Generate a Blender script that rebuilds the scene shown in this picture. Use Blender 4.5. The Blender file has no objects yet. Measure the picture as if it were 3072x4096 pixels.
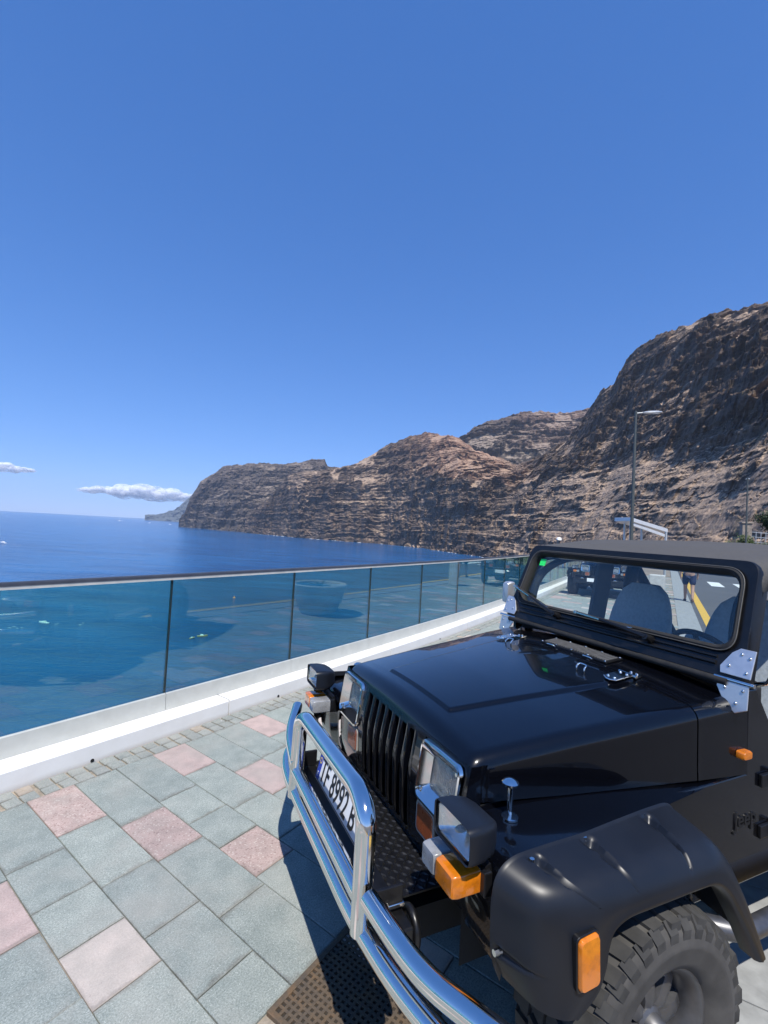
import bpy, math, random
import numpy as np
from mathutils import Vector, Matrix
R = math.radians
random.seed(7)
rng = np.random.default_rng(11)
sc = bpy.context.scene
col = sc.collection

# ------------------------------------------------------------ camera, light
CAM = Vector((0.0, 0.0, 1.72))
cam_d = bpy.data.cameras.new('camera')
cam = bpy.data.objects.new('camera', cam_d)
col.objects.link(cam)
cam_d.sensor_fit = 'VERTICAL'
cam_d.sensor_height = 36.0
cam_d.lens = 36.0 * 1890.0 / 4096.0
cam_d.clip_start = 0.05
cam_d.clip_end = 90000
pitch, roll = R(2.1), R(3.2)
fw = Vector((0, math.cos(pitch), math.sin(pitch)))
up = Vector((0, -math.sin(pitch), math.cos(pitch)))
rt = Vector((1, 0, 0))
r2 = math.cos(roll) * rt + math.sin(roll) * up
u2 = -math.sin(roll) * rt + math.cos(roll) * up
M = Matrix((r2, u2, -fw)).transposed().to_4x4()
M.translation = CAM
cam.matrix_world = M
sc.camera = cam

SUN = Vector((0.103, -0.612, 1.0)).normalized()
w = bpy.data.worlds.new('World')
sc.world = w
w.use_nodes = True
nt = w.node_tree
for n_ in list(nt.nodes):
    nt.nodes.remove(n_)
sky = nt.nodes.new('ShaderNodeTexSky')
sky.sky_type = 'NISHITA'
sky.sun_disc = False
sky.sun_elevation = math.asin(SUN.z)
sky.sun_rotation = math.atan2(SUN.x, SUN.y)
sky.altitude = 1500
sky.air_density = 1.0
sky.dust_density = 0.2
sky.ozone_density = 4.0
bg = nt.nodes.new('ShaderNodeBackground')
bg.inputs['Strength'].default_value = 0.125
wo = nt.nodes.new('ShaderNodeOutputWorld')
# tone curve of the sky: deeper blue overhead, a softer glow at the horizon
sep = nt.nodes.new('ShaderNodeSeparateColor'); com = nt.nodes.new('ShaderNodeCombineColor')
nt.links.new(sky.outputs[0], sep.inputs[0])
for i_, (a_, g_) in enumerate(((0.47, 0.86), (0.953, 0.66), (1.99, 0.55))):
    pw = nt.nodes.new('ShaderNodeMath'); pw.operation = 'POWER'; pw.inputs[1].default_value = g_
    ml = nt.nodes.new('ShaderNodeMath'); ml.operation = 'MULTIPLY'; ml.inputs[1].default_value = a_
    nt.links.new(sep.outputs[i_], pw.inputs[0]); nt.links.new(pw.outputs[0], ml.inputs[0]); nt.links.new(ml.outputs[0], com.inputs[i_])
nt.links.new(com.outputs[0], bg.inputs[0])
nt.links.new(bg.outputs[0], wo.inputs[0])

sun_d = bpy.data.lights.new('sun', 'SUN')
sun_d.energy = 4.2
sun_d.angle = R(0.53)
sun_d.color = (1.0, 0.955, 0.88)
sun = bpy.data.objects.new('sun', sun_d)
col.objects.link(sun)
sun.rotation_euler = SUN.to_track_quat('Z', 'Y').to_euler()
sun.location = (0, 0, 30)

sc.view_settings.view_transform = 'Standard'
sc.view_settings.look = 'None'
sc.view_settings.exposure = 0.5
sc.view_settings.gamma = 1.0
sc.view_settings.use_curve_mapping = False
sc.render.engine = 'CYCLES'
sc.cycles.use_denoising = True
sc.cycles.max_bounces = 10
sc.cycles.transparent_max_bounces = 24
sc.cycles.volume_bounces = 3
sc.cycles.caustics_reflective = False
sc.cycles.caustics_refractive = False
sc.cycles.sample_clamp_indirect = 6.0

# ------------------------------------------------------------ helpers
def tag(o, label=None, cat=None, group=None, kind=None):
    if label: o['label'] = label
    if cat: o['category'] = cat
    if group: o['group'] = group
    if kind: o['kind'] = kind
    return o

def thing(name, label, cat, loc=(0, 0, 0), rz=0.0, group=None):
    o = bpy.data.objects.new(name, None)
    o.empty_display_size = 0.2
    col.objects.link(o)
    o.location = loc
    o.rotation_euler = (0, 0, rz)
    return tag(o, label, cat, group)

class MB:
    def __init__(s):
        s.v = []; s.f = []
    def add(s, verts, faces):
        b = len(s.v)
        s.v += [tuple(p) for p in verts]
        s.f += [tuple(i + b for i in f) for f in faces]
        return s
    def box(s, c, d, rot=None):
        hx, hy, hz = d[0] / 2, d[1] / 2, d[2] / 2
        vs = [Vector((x, y, z)) for x in (-hx, hx) for y in (-hy, hy) for z in (-hz, hz)]
        if rot is not None:
            vs = [rot @ p for p in vs]
        vs = [p + Vector(c) for p in vs]
        return s.add(vs, [(0, 1, 3, 2), (4, 6, 7, 5), (0, 4, 5, 1), (2, 3, 7, 6), (0, 2, 6, 4), (1, 5, 7, 3)])
    def bar(s, a, b, wd, ht, upv=(0, 0, 1)):
        a, b = Vector(a), Vector(b)
        x = (b - a); L = x.length; x = x / L
        y = Vector(upv).cross(x).normalized(); z = x.cross(y)
        m = Matrix((x, y, z)).transposed()
        return s.box((a + b) / 2, (L, wd, ht), m)
    def tube(s, path, r, seg=14, caps=True, closed=False):
        P = [Vector(p) for p in path]; n = len(P)
        rr = r if isinstance(r, (list, tuple)) else [r] * n
        T = []
        for i in range(n):
            if closed:
                t = P[(i + 1) % n] - P[i - 1]
            else:
                t = P[min(i + 1, n - 1)] - P[max(i - 1, 0)]
            T.append(t.normalized())
        ref = Vector((0, 0, 1)) if abs(T[0].z) < 0.9 else Vector((1, 0, 0))
        u = T[0].cross(ref).normalized()
        vs = []; fs = []
        for i in range(n):
            u = (u - T[i] * u.dot(T[i])).normalized()
            v = T[i].cross(u)
            for k in range(seg):
                a = 2 * math.pi * k / seg
                vs.append(P[i] + (u * math.cos(a) + v * math.sin(a)) * rr[i])
        m = n if closed else n - 1
        for i in range(m):
            for k in range(seg):
                a = i * seg + k; b = i * seg + (k + 1) % seg
                c = ((i + 1) % n) * seg + (k + 1) % seg; d = ((i + 1) % n) * seg + k
                fs.append((a, b, c, d))
        if caps and not closed:
            fs.append(tuple(reversed(range(seg))))
            fs.append(tuple((n - 1) * seg + k for k in range(seg)))
        return s.add(vs, fs)
    def cyl(s, a, b, r, seg=16, r2=None):
        return s.tube([a, b], [r, r if r2 is None else r2], seg)
    def lathe(s, prof, seg=24, axis='z', c=(0, 0, 0), caps=True):
        n = len(prof); vs = []; fs = []
        for (r, h) in prof:
            for k in range(seg):
                a = 2 * math.pi * k / seg
                p = (r * math.cos(a), r * math.sin(a), h)
                if axis == 'y': p = (p[0], p[2], -p[1])
                if axis == 'x': p = (p[2], p[0], p[1])
                vs.append((p[0] + c[0], p[1] + c[1], p[2] + c[2]))
        for i in range(n - 1):
            for k in range(seg):
                fs.append((i * seg + k, i * seg + (k + 1) % seg, (i + 1) * seg + (k + 1) % seg, (i + 1) * seg + k))
        if caps:
            fs.append(tuple(reversed(range(seg))))
            fs.append(tuple((n - 1) * seg + k for k in range(seg)))
        return s.add(vs, fs)
    def ell(s, c, r, seg=12, rings=8, rot=None):
        vs = []; fs = []
        for i in range(rings + 1):
            t = math.pi * i / rings
            for k in range(seg):
                a = 2 * math.pi * k / seg
                p = Vector((r[0] * math.sin(t) * math.cos(a), r[1] * math.sin(t) * math.sin(a), r[2] * math.cos(t)))
                if rot is not None: p = rot @ p
                vs.append(p + Vector(c))
        for i in range(rings):
            for k in range(seg):
                fs.append((i * seg + k, (i + 1) * seg + k, (i + 1) * seg + (k + 1) % seg, i * seg + (k + 1) % seg))
        return s.add(vs, fs)
    def prism(s, poly, off):
        n = len(poly); off = Vector(off)
        vs = [Vector(p) for p in poly] + [Vector(p) + off for p in poly]
        fs = [tuple(range(n)), tuple(reversed(range(n, 2 * n)))]
        fs += [(i, i + n, (i + 1) % n + n, (i + 1) % n) for i in range(n)]
        fs = [tuple(reversed(f)) for f in fs]
        return s.add(vs, fs)
    def grid(s, rows, closed_u=False, cap=False):
        nr, nc = len(rows), len(rows[0])
        vs = [p for r_ in rows for p in r_]
        fs = []
        for i in range(nr - 1):
            for k in range(nc if closed_u else nc - 1):
                fs.append((i * nc + k, i * nc + (k + 1) % nc, (i + 1) * nc + (k + 1) % nc, (i + 1) * nc + k))
        if cap: fs.append(tuple((nr - 1) * nc + k for k in range(nc)))
        return s.add(vs, fs)
    def ring(s, outer, inner, off):
        """frame between two loops of equal count, extruded by off"""
        n = len(outer); off = Vector(off)
        vs = [Vector(p) for p in outer] + [Vector(p) for p in inner]
        vs += [p + off for p in vs[:2 * n]]
        fs = []
        for i in range(n):
            j = (i + 1) % n
            fs += [(i, j, j + n, i + n), (i + 2 * n, i + 3 * n, j + 3 * n, j + 2 * n),
                   (i, i + 2 * n, j + 2 * n, j), (i + n, j + n, j + 3 * n, i + 3 * n)]
        return s.add(vs, fs)
    def build(s, name, mat, parent=None, smooth=None, bevel=0.0, segs=2, fix=True):
        me = bpy.data.meshes.new(name)
        me.from_pydata(s.v, [], s.f)
        me.update()
        if fix:
            import bmesh
            bm = bmesh.new(); bm.from_mesh(me)
            bmesh.ops.recalc_face_normals(bm, faces=bm.faces)
            bm.to_mesh(me); bm.free()
        return link(name, me, mat, parent, smooth, bevel, segs)

def link(name, me, mat, parent=None, smooth=None, bevel=0.0, segs=2):
    if mat is not None and not me.materials:
        me.materials.append(mat)
    if smooth:
        me.shade_smooth()
        if smooth is not True:
            me.set_sharp_from_angle(angle=R(smooth))
    o = bpy.data.objects.new(name, me)
    col.objects.link(o)
    if parent is not None:
        o.parent = parent
    if bevel:
        b = o.modifiers.new('bevel', 'BEVEL')
        b.width = bevel; b.segments = segs; b.limit_method = 'ANGLE'; b.angle_limit = R(35)
        b.harden_normals = False
    return o

def rrect(w_, h_, r, n=5):
    """rounded rectangle loop, centred, in 2D"""
    pts = []
    for (cx, cy, a0) in ((w_ / 2 - r, h_ / 2 - r, 0), (-w_ / 2 + r, h_ / 2 - r, 90), (-w_ / 2 + r, -h_ / 2 + r, 180), (w_ / 2 - r, -h_ / 2 + r, 270)):
        for k in range(n + 1):
            a = R(a0 + 90 * k / n)
            pts.append((cx + r * math.cos(a), cy + r * math.sin(a)))
    return pts

def rquad(c4, r, n=6):
    """round the corners of a 2D quad"""
    out = []
    m = len(c4)
    for i in range(m):
        p = Vector(c4[i]); a = (Vector(c4[i - 1]) - p).normalized(); b = (Vector(c4[(i + 1) % m]) - p).normalized()
        rr = r[i] if isinstance(r, (list, tuple)) else r
        p0, p2 = p + a * rr, p + b * rr
        for k in range(n + 1):
            t = k / n
            out.append(tuple(p0 * (1 - t) ** 2 + p * 2 * t * (1 - t) + p2 * t * t))
    return out

# ------------------------------------------------------------ noise (numpy)
def _h(ix, iy, iz, seed):
    n = (ix * 374761393 + iy * 668265263 + iz * 2147483647 + seed * 1274126177).astype(np.int64) & 0xffffffff
    n = ((n ^ (n >> 13)) * 1274126177) & 0xffffffff
    n = ((n ^ (n >> 16)) * 2246822519) & 0xffffffff
    return ((n ^ (n >> 15)) & 0xffffff) / float(0xffffff)

def vnoise(x, y, z, seed=0):
    x0 = np.floor(x); y0 = np.floor(y); z0 = np.floor(z)
    fx, fy, fz = x - x0, y - y0, z - z0
    ix, iy, iz = x0.astype(np.int64), y0.astype(np.int64), z0.astype(np.int64)
    sx, sy, sz = [f * f * f * (f * (f * 6 - 15) + 10) for f in (fx, fy, fz)]
    def L(a, b, t): return a + (b - a) * t
    c = [[[_h(ix + i, iy + j, iz + k, seed) for k in (0, 1)] for j in (0, 1)] for i in (0, 1)]
    return L(L(L(c[0][0][0], c[1][0][0], sx), L(c[0][1][0], c[1][1][0], sx), sy),
             L(L(c[0][0][1], c[1][0][1], sx), L(c[0][1][1], c[1][1][1], sx), sy), sz) * 2 - 1

def fbm(x, y, z, oct_=5, seed=0, ridged=False, gain=0.5):
    s = 0; a = 1.0; t = 0
    for o in range(oct_):
        n_ = vnoise(x, y, z, seed + o * 17)
        if ridged: n_ = 1 - 2 * np.abs(n_)
        s = s + a * n_; t += a; a *= gain
        x, y, z = x * 2.03 + 11.3, y * 2.03 + 4.7, z * 2.03 + 7.9
    return s / t

# ------------------------------------------------------------ materials
def newmat(name):
    m = bpy.data.materials.new(name)
    m.use_nodes = True
    t = m.node_tree
    b = t.nodes['Principled BSDF']
    return m, t, b

def nd(t, typ, **kw):
    n_ = t.nodes.new(typ)
    for k, v in kw.items():
        setattr(n_, k, v)
    return n_

def ramp(t, fac, stops, interp='LINEAR'):
    r_ = t.nodes.new('ShaderNodeValToRGB')
    e = r_.color_ramp.elements
    r_.color_ramp.interpolation = interp
    while len(e) < len(stops): e.new(0.5)
    for i, (p, c) in enumerate(stops):
        e[i].position = p
        e[i].color = (*c, 1) if len(c) == 3 else c
    t.links.new(fac, r_.inputs[0])
    return r_.outputs[0]

def noise(t, scale, detail=6, rough=0.55, vec=None, dist=0.0):
    n_ = t.nodes.new('ShaderNodeTexNoise')
    n_.inputs['Scale'].default_value = scale
    n_.inputs['Detail'].default_value = detail
    n_.inputs['Roughness'].default_value = rough
    n_.inputs['Distortion'].default_value = dist
    if vec is not None: t.links.new(vec, n_.inputs['Vector'])
    return n_.outputs['Fac']

def coord(t, which='Object', scale=None):
    c = t.nodes.new('ShaderNodeTexCoord').outputs[which]
    if scale is not None:
        mp = t.nodes.new('ShaderNodeMapping')
        mp.inputs['Scale'].default_value = scale
        t.links.new(c, mp.inputs[0]); c = mp.outputs[0]
    return c

def mixc(t, fac, a, b, mode='MIX'):
    m = t.nodes.new('ShaderNodeMix'); m.data_type = 'RGBA'; m.blend_type = mode
    for sock, v in ((m.inputs[0], fac), (m.inputs[6], a), (m.inputs[7], b)):
        if isinstance(v, (int, float)): sock.default_value = v
        elif isinstance(v, tuple): sock.default_value = (*v, 1)
        else: t.links.new(v, sock)
    return m.outputs[2]

def math_(t, op, a, b=None):
    m = t.nodes.new('ShaderNodeMath'); m.operation = op
    for sock, v in ((m.inputs[0], a), (m.inputs[1], b)):
        if v is None: continue
        if isinstance(v, (int, float)): sock.default_value = v
        else: t.links.new(v, sock)
    return m.outputs[0]

def bump(t, bsdf, height, strength=0.3, dist=0.01):
    b = t.nodes.new('ShaderNodeBump')
    b.inputs['Strength'].default_value = strength
    b.inputs['Distance'].default_value = dist
    t.links.new(height, b.inputs['Height'])
    t.links.new(b.outputs[0], bsdf.inputs['Normal'])

def simple(name, c, rough=0.5, metal=0.0, coat=0.0, var=0.15, scale=30, bmp=0.0, spec=None):
    m, t, b = newmat(name)
    b.inputs['Roughness'].default_value = rough
    b.inputs['Metallic'].default_value = metal
    b.inputs['Coat Weight'].default_value = coat
    b.inputs['Coat Roughness'].default_value = 0.03
    if spec is not None: b.inputs['Specular IOR Level'].default_value = spec
    f = noise(t, scale, 5, 0.6, coord(t))
    lo = tuple(x * (1 - var) for x in c); hi = tuple(min(1, x * (1 + var)) for x in c)
    t.links.new(ramp(t, f, [(0.3, lo), (0.7, hi)]), b.inputs['Base Color'])
    rr = ramp(t, f, [(0.3, (rough * 0.85,) * 3), (0.7, (min(1, rough * 1.15),) * 3)])
    t.links.new(rr, b.inputs['Roughness'])
    if bmp: bump(t, b, f, bmp, 0.005)
    return m

# ------------------------------------------------------------ the sea
SEA = -62.0
def mat_sea():
    m, t, b = newmat('sea_water')
    c = coord(t)
    n1 = noise(t, 0.010, 4, 0.55, coord(t, 'Object', (1.0, 2.6, 1)))
    n2 = noise(t, 0.11, 5, 0.6, coord(t, 'Object', (1.0, 2.2, 1)))
    n3 = noise(t, 0.0016, 3, 0.5, c)
    f = math_(t, 'ADD', math_(t, 'MULTIPLY', n1, 0.55), math_(t, 'MULTIPLY', n3, 0.45))
    t.links.new(ramp(t, f, [(0.38, (0.003, 0.056, 0.175)), (0.60, (0.009, 0.112, 0.30))]), b.inputs['Base Color'])
    b.inputs['Roughness'].default_value = 0.16
    b.inputs['IOR'].default_value = 1.333
    n4 = noise(t, 0.5, 4, 0.6, coord(t, 'Object', (1.0, 1.9, 1)))
    h = math_(t, 'ADD', math_(t, 'ADD', math_(t, 'MULTIPLY', n2, 0.8), math_(t, 'MULTIPLY', n1, 3.0)), math_(t, 'MULTIPLY', n4, 0.28))
    bump(t, b, h, 0.75, 2.4)
    return m
mb = MB()
rings = [0.5, 30, 80, 160, 320, 640, 1300, 2600, 5200, 9000, 13000]
rows = []
for r_ in rings:
    rows.append([(r_ * math.cos(2 * math.pi * k / 96), r_ * math.sin(2 * math.pi * k / 96), SEA) for k in range(96)])
mb.grid(rows, closed_u=True)
tag(mb.build('sea', mat_sea()), kind='structure')

# ------------------------------------------------------------ the cliffs
def mat_rock(name, hz=1.0, warm=(1.0, 1.0, 1.0)):
    m, t, b = newmat(name)
    c = coord(t)
    at = t.nodes.new('ShaderNodeAttribute'); at.attribute_name = 'talus'
    ar = t.nodes.new('ShaderNodeAttribute'); ar.attribute_name = 'red'
    geo = t.nodes.new('ShaderNodeNewGeometry')
    sp = t.nodes.new('ShaderNodeSeparateXYZ'); t.links.new(geo.outputs['True Normal'], sp.inputs[0])
    big = noise(t, 0.010, 6, 0.6, c)
    strata = noise(t, 0.9, 7, 0.72, coord(t, 'Object', (0.022, 0.022, 0.085)), 0.9)
    fine = noise(t, 0.16, 8, 0.72, c)
    # lava rock, bed by bed
    rock = ramp(t, strata, [(0.32, (0.026, 0.022, 0.022)), (0.46, (0.060, 0.049, 0.043)), (0.58, (0.115, 0.092, 0.075)), (0.74, (0.20, 0.160, 0.128))])
    rock = mixc(t, math_(t, 'MULTIPLY', ar.outputs['Fac'], 0.75), rock, (0.175, 0.098, 0.068))
    # dyke and stain streaks down the faces, painted to stand in for gully shade
    streak = noise(t, 1.0, 6, 0.6, coord(t, 'Object', (0.035, 0.035, 0.0045)))
    rock = mixc(t, ramp(t, streak, [(0.36, (0.75, 0.75, 0.75)), (0.50, (0, 0, 0))]), rock, (0.030, 0.026, 0.026))
    rock = mixc(t, ramp(t, streak, [(0.60, (0, 0, 0)), (0.68, (0.55, 0.55, 0.55))]), rock, (0.20, 0.165, 0.135))
    # scree and dust lie where the ground is flat enough
    dust = ramp(t, fine, [(0.25, (0.16, 0.130, 0.104)), (0.5, (0.295, 0.240, 0.192)), (0.78, (0.43, 0.355, 0.285))])
    dust = mixc(t, math_(t, 'MULTIPLY', ar.outputs['Fac'], 0.5), dust, (0.27, 0.165, 0.12))
    lie = math_(t, 'ADD', math_(t, 'MULTIPLY', sp.outputs['Z'], 0.72), math_(t, 'MULTIPLY', math_(t, 'SUBTRACT', fine, 0.5), 0.8))
    lie = math_(t, 'ADD', lie, math_(t, 'MULTIPLY', at.outputs['Fac'], 0.50))
    lf = ramp(t, lie, [(0.56, (0, 0, 0)), (0.92, (1, 1, 1))])
    cc = mixc(t, lf, rock, dust)
    # dry scrub in patches
    scr = noise(t, 0.045, 7, 0.7, c)
    cc = mixc(t, ramp(t, scr, [(0.56, (0, 0, 0)), (0.70, (0.55, 0.55, 0.55))]), cc, (0.115, 0.105, 0.062))
    cc = mixc(t, 0.40, cc, ramp(t, big, [(0.3, (0.55, 0.55, 0.56)), (0.7, (1, 0.97, 0.93))]), 'MULTIPLY')
    cc = mixc(t, 1.0, cc, warm, 'MULTIPLY')
    t.links.new(cc, b.inputs['Base Color'])
    b.inputs['Roughness'].default_value = 0.95
    b.inputs['Specular IOR Level'].default_value = 0.15
    bump(t, b, fine, 0.7, 3.0 * hz)
    return m

def cliff(name, C, nu, n1, n2, amp, mat, label, seed, back=500.0, htop=1.0, scree=1.0):
    C = np.array(C, float)
    k = len(C)
    # even spacing by the distance between the columns as seen from the shore side
    mid = (C[:, 0:2] + C[:, 6:8]) / 2
    seg = np.hypot(*np.diff(mid, axis=0).T) / np.hypot(*((mid[1:] + mid[:-1]) / 2).T)
    s_ = np.concatenate([[0], np.cumsum(seg)])
    u = np.linspace(0, s_[-1], nu)
    Q = np.stack([np.interp(u, s_, C[:, j]) for j in range(C.shape[1])], 1)
    B, Mi, T = Q[:, 0:3], Q[:, 3:6], Q[:, 6:9]
    rows = []; tal = []; red = []
    ta, tb = Q[:, 9], Q[:, 10] * 0.62
    for i in range(n1):
        t = i / n1
        rows.append(B + (Mi - B) * t); tal.append(ta)
    for i in range(n2 + 1):
        t = i / n2
        P = Mi + (T - Mi) * t
        rows.append(P); tal.append(ta + (tb - ta) * min(1, t * 6))
    P = np.stack(rows, 0); tal = np.stack(tal, 0)
    redm = np.zeros_like(tal)
    redm[n1:, :] = np.clip(tb * 1.6, 0, 1)[None, :] * np.linspace(0.6, 1, n2 + 1)[:, None]
    if name == 'cliff_face': redm *= np.clip((330 - np.abs(P[..., 0] - 230)) / 120, 0, 1)
    x, y, z = P[..., 0].copy(), P[..., 1].copy(), P[..., 2].copy()
    ox, oy = B[:, 0] - T[:, 0], B[:, 1] - T[:, 1]
    L = np.hypot(ox, oy); ox, oy = ox / L, oy / L
    nv = P.shape[0]
    v = np.linspace(0, 1, nv)[:, None]
    endf = np.clip(np.minimum(np.linspace(0, 1, nu), 1.0) * 30, 0, 1)[None, :]
    # buttresses and gullies
    g = fbm(x / (260 * amp), y / (260 * amp), z / (1300 * amp), 4, seed, ridged=True)
    g2 = fbm(x / (70 * amp), y / (70 * amp), z / (480 * amp), 4, seed + 5, ridged=True)
    g3 = fbm(x / (30 * amp), y / (30 * amp), z / (190 * amp), 4, seed + 15, ridged=True)
    # tongues of scree lie between the crags
    sp = fbm(x / (115 * amp), y / (115 * amp), z / (170 * amp), 4, seed + 90)
    sp = np.clip((sp - 0.05) / 0.16, 0, 1); sp = sp * sp * (3 - 2 * sp) * scree
    crag = fbm(x / (90 * amp), y / (90 * amp), z / (60 * amp), 3, seed + 95)
    crag = np.clip((crag + 0.02) / 0.2, 0, 1)
    tal = np.clip(np.maximum(tal * (1 - np.where(tal > 0.7, 0.30, 0.6) * crag), sp * 0.85 * (1 - 0.5 * crag)), 0, 1)
    d = (80 * amp * g + 34 * amp * g2 + 9 * amp * g3) * (0.40 + 0.60 * (1 - tal)) * endf
    # beds: the rock climbs in steps, the ledges between them are flat
    wx = 20 * amp * fbm(x / (380 * amp), y / (380 * amp), z / (380 * amp), 3, seed + 9) - 0.05 * x
    dz = np.zeros_like(z)
    for (hh, wgt, sd) in ((62 * amp, 0.8, 1), (23 * amp, 0.85, 2), (9 * amp, 0.7, 3)):
        q = (z + dz + wx + 0.22 * hh * fbm(x / (120 * amp), y / (120 * amp), z / (60 * amp), 3, seed + 20 + sd)) / hh
        p = q - np.floor(q)
        on = np.clip(0.62 + 1.9 * fbm(x / (150 * amp), y / (150 * amp), q * 0.0 + np.floor(q) * 3.7, 4, seed + 40 + sd), 0, 1)
        stp = np.clip(p / 0.5, 0, 1) - p
        dz = dz + stp * hh * wgt * on * np.clip(1 - tal * 0.85, 0.1, 1)
        # the head of each bed overhangs its foot
        d = d + hh * 0.40 * on * (np.minimum(p / 0.55, (1 - p) / 0.45) - 0.5) * np.clip(1 - tal * 0.9, 0.05, 1)
    # blocks: jointed rock breaks off in squarish lumps
    w1 = fbm(x / (40 * amp), y / (40 * amp), z / (30 * amp), 3, seed + 110); w2 = fbm(x / (40 * amp), y / (40 * amp), z / (30 * amp), 3, seed + 120)
    ax_ = (x * oy[None, :] - y * ox[None, :])
    for (bs, bh, am_, sd) in ((52, 40, 17, 1), (23, 16, 10, 2), (10, 7, 4.5, 3)):
        ca = np.floor(ax_ / (bs * amp) + 0.75 * w1 * (46 / bs) ** 0.5); cz_ = np.floor((z + dz + 0.3 * wx) / (bh * amp) + 0.8 * w2 * (46 / bs) ** 0.5)
        hsh = _h(ca.astype(np.int64), cz_.astype(np.int64), np.zeros_like(ca).astype(np.int64), seed + 130 + sd)
        d = d + am_ * amp * (hsh - 0.5) * 2 * np.clip(1 - tal * 0.8, 0.06, 1)
    fine = fbm(x / (22 * amp), y / (22 * amp), z / (12 * amp), 5, seed + 60, gain=0.6)
    rid = fbm(x / (38 * amp), y / (38 * amp), z / (30 * amp), 4, seed + 70, ridged=True)
    d = d + (4.5 * fine + 4.5 * rid) * amp * (0.16 + 0.84 * (1 - tal))
    fade = np.minimum(1, (1 - v) * 8 + 0.25)
    zz = z + dz * fade + 2.2 * amp * fine * htop * (0.3 + 0.7 * (1 - tal))
    basef = np.clip(v * 25, 0, 1)
    zz = z + (zz - z) * basef
    x = x + d * ox[None, :] * (0.3 + 0.7 * np.minimum(1, (1 - v) * 5 + 0.1))
    y = y + d * oy[None, :] * (0.3 + 0.7 * np.minimum(1, (1 - v) * 5 + 0.1))
    # jagged crest, then the back of the mountain
    jag = fbm(x[-1] / (60 * amp), y[-1] / (60 * amp), x[-1] * 0, 5, seed + 80, ridged=True, gain=0.65)
    for q_, f_ in ((1, 13), (2, 11), (3, 8), (4, 5), (5, 2.5)): zz[-q_] += f_ * amp * jag * htop
    bx = np.stack([x[-1] - ox * back * f for f in (0.03, 0.12, 0.5, 1.0)], 0)
    by = np.stack([y[-1] - oy * back * f for f in (0.03, 0.12, 0.5, 1.0)], 0)
    bz = np.stack([zz[-1] - 4 * amp, zz[-1] - 12 * amp, zz[-1] - 60 * amp, zz[-1] * 0 + SEA], 0)
    x = np.concatenate([x, bx]); y = np.concatenate([y, by]); zz = np.concatenate([zz, bz])
    tal = np.concatenate([tal, np.repeat(tal[-1:], 4, 0)]); redm = np.concatenate([redm, np.repeat(redm[-1:], 4, 0)])
    nr = x.shape[0]
    # a skirt under the waterline
    x = np.concatenate([x[:1] + 20 * ox[None], x]); y = np.concatenate([y[:1] + 20 * oy[None], y]); zz = np.concatenate([zz[:1] * 0 + np.minimum(SEA, zz[:1]) - 6, zz])
    tal = np.concatenate([tal[:1], tal]); redm = np.concatenate([redm[:1], redm]); nr += 1
    co = np.stack([x, y, zz], -1).reshape(-1, 3).astype(np.float32)
    idx = np.arange(nr * nu).reshape(nr, nu)
    F = np.stack([idx[:-1, :-1], idx[:-1, 1:], idx[1:, 1:], idx[1:, :-1]], -1).reshape(-1, 4)
    me = bpy.data.meshes.new(name)
    me.vertices.add(len(co)); me.vertices.foreach_set('co', co.ravel())
    me.loops.add(F.size); me.loops.foreach_set('vertex_index', F.ravel().astype(np.int32))
    me.polygons.add(len(F)); me.polygons.foreach_set('loop_start', np.arange(0, F.size, 4, dtype=np.int32))
    me.update(calc_edges=True)
    for nm, arr in (('talus', tal), ('red', redm)):
        a = me.attributes.new(nm, 'FLOAT', 'POINT'); a.data.foreach_set('value', arr.ravel().astype(np.float32))
    me.materials.append(mat)
    o = bpy.data.objects.new(name, me); col.objects.link(o)
    tag(o, kind='structure')
    if label: o['label'] = label
    return o

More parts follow.
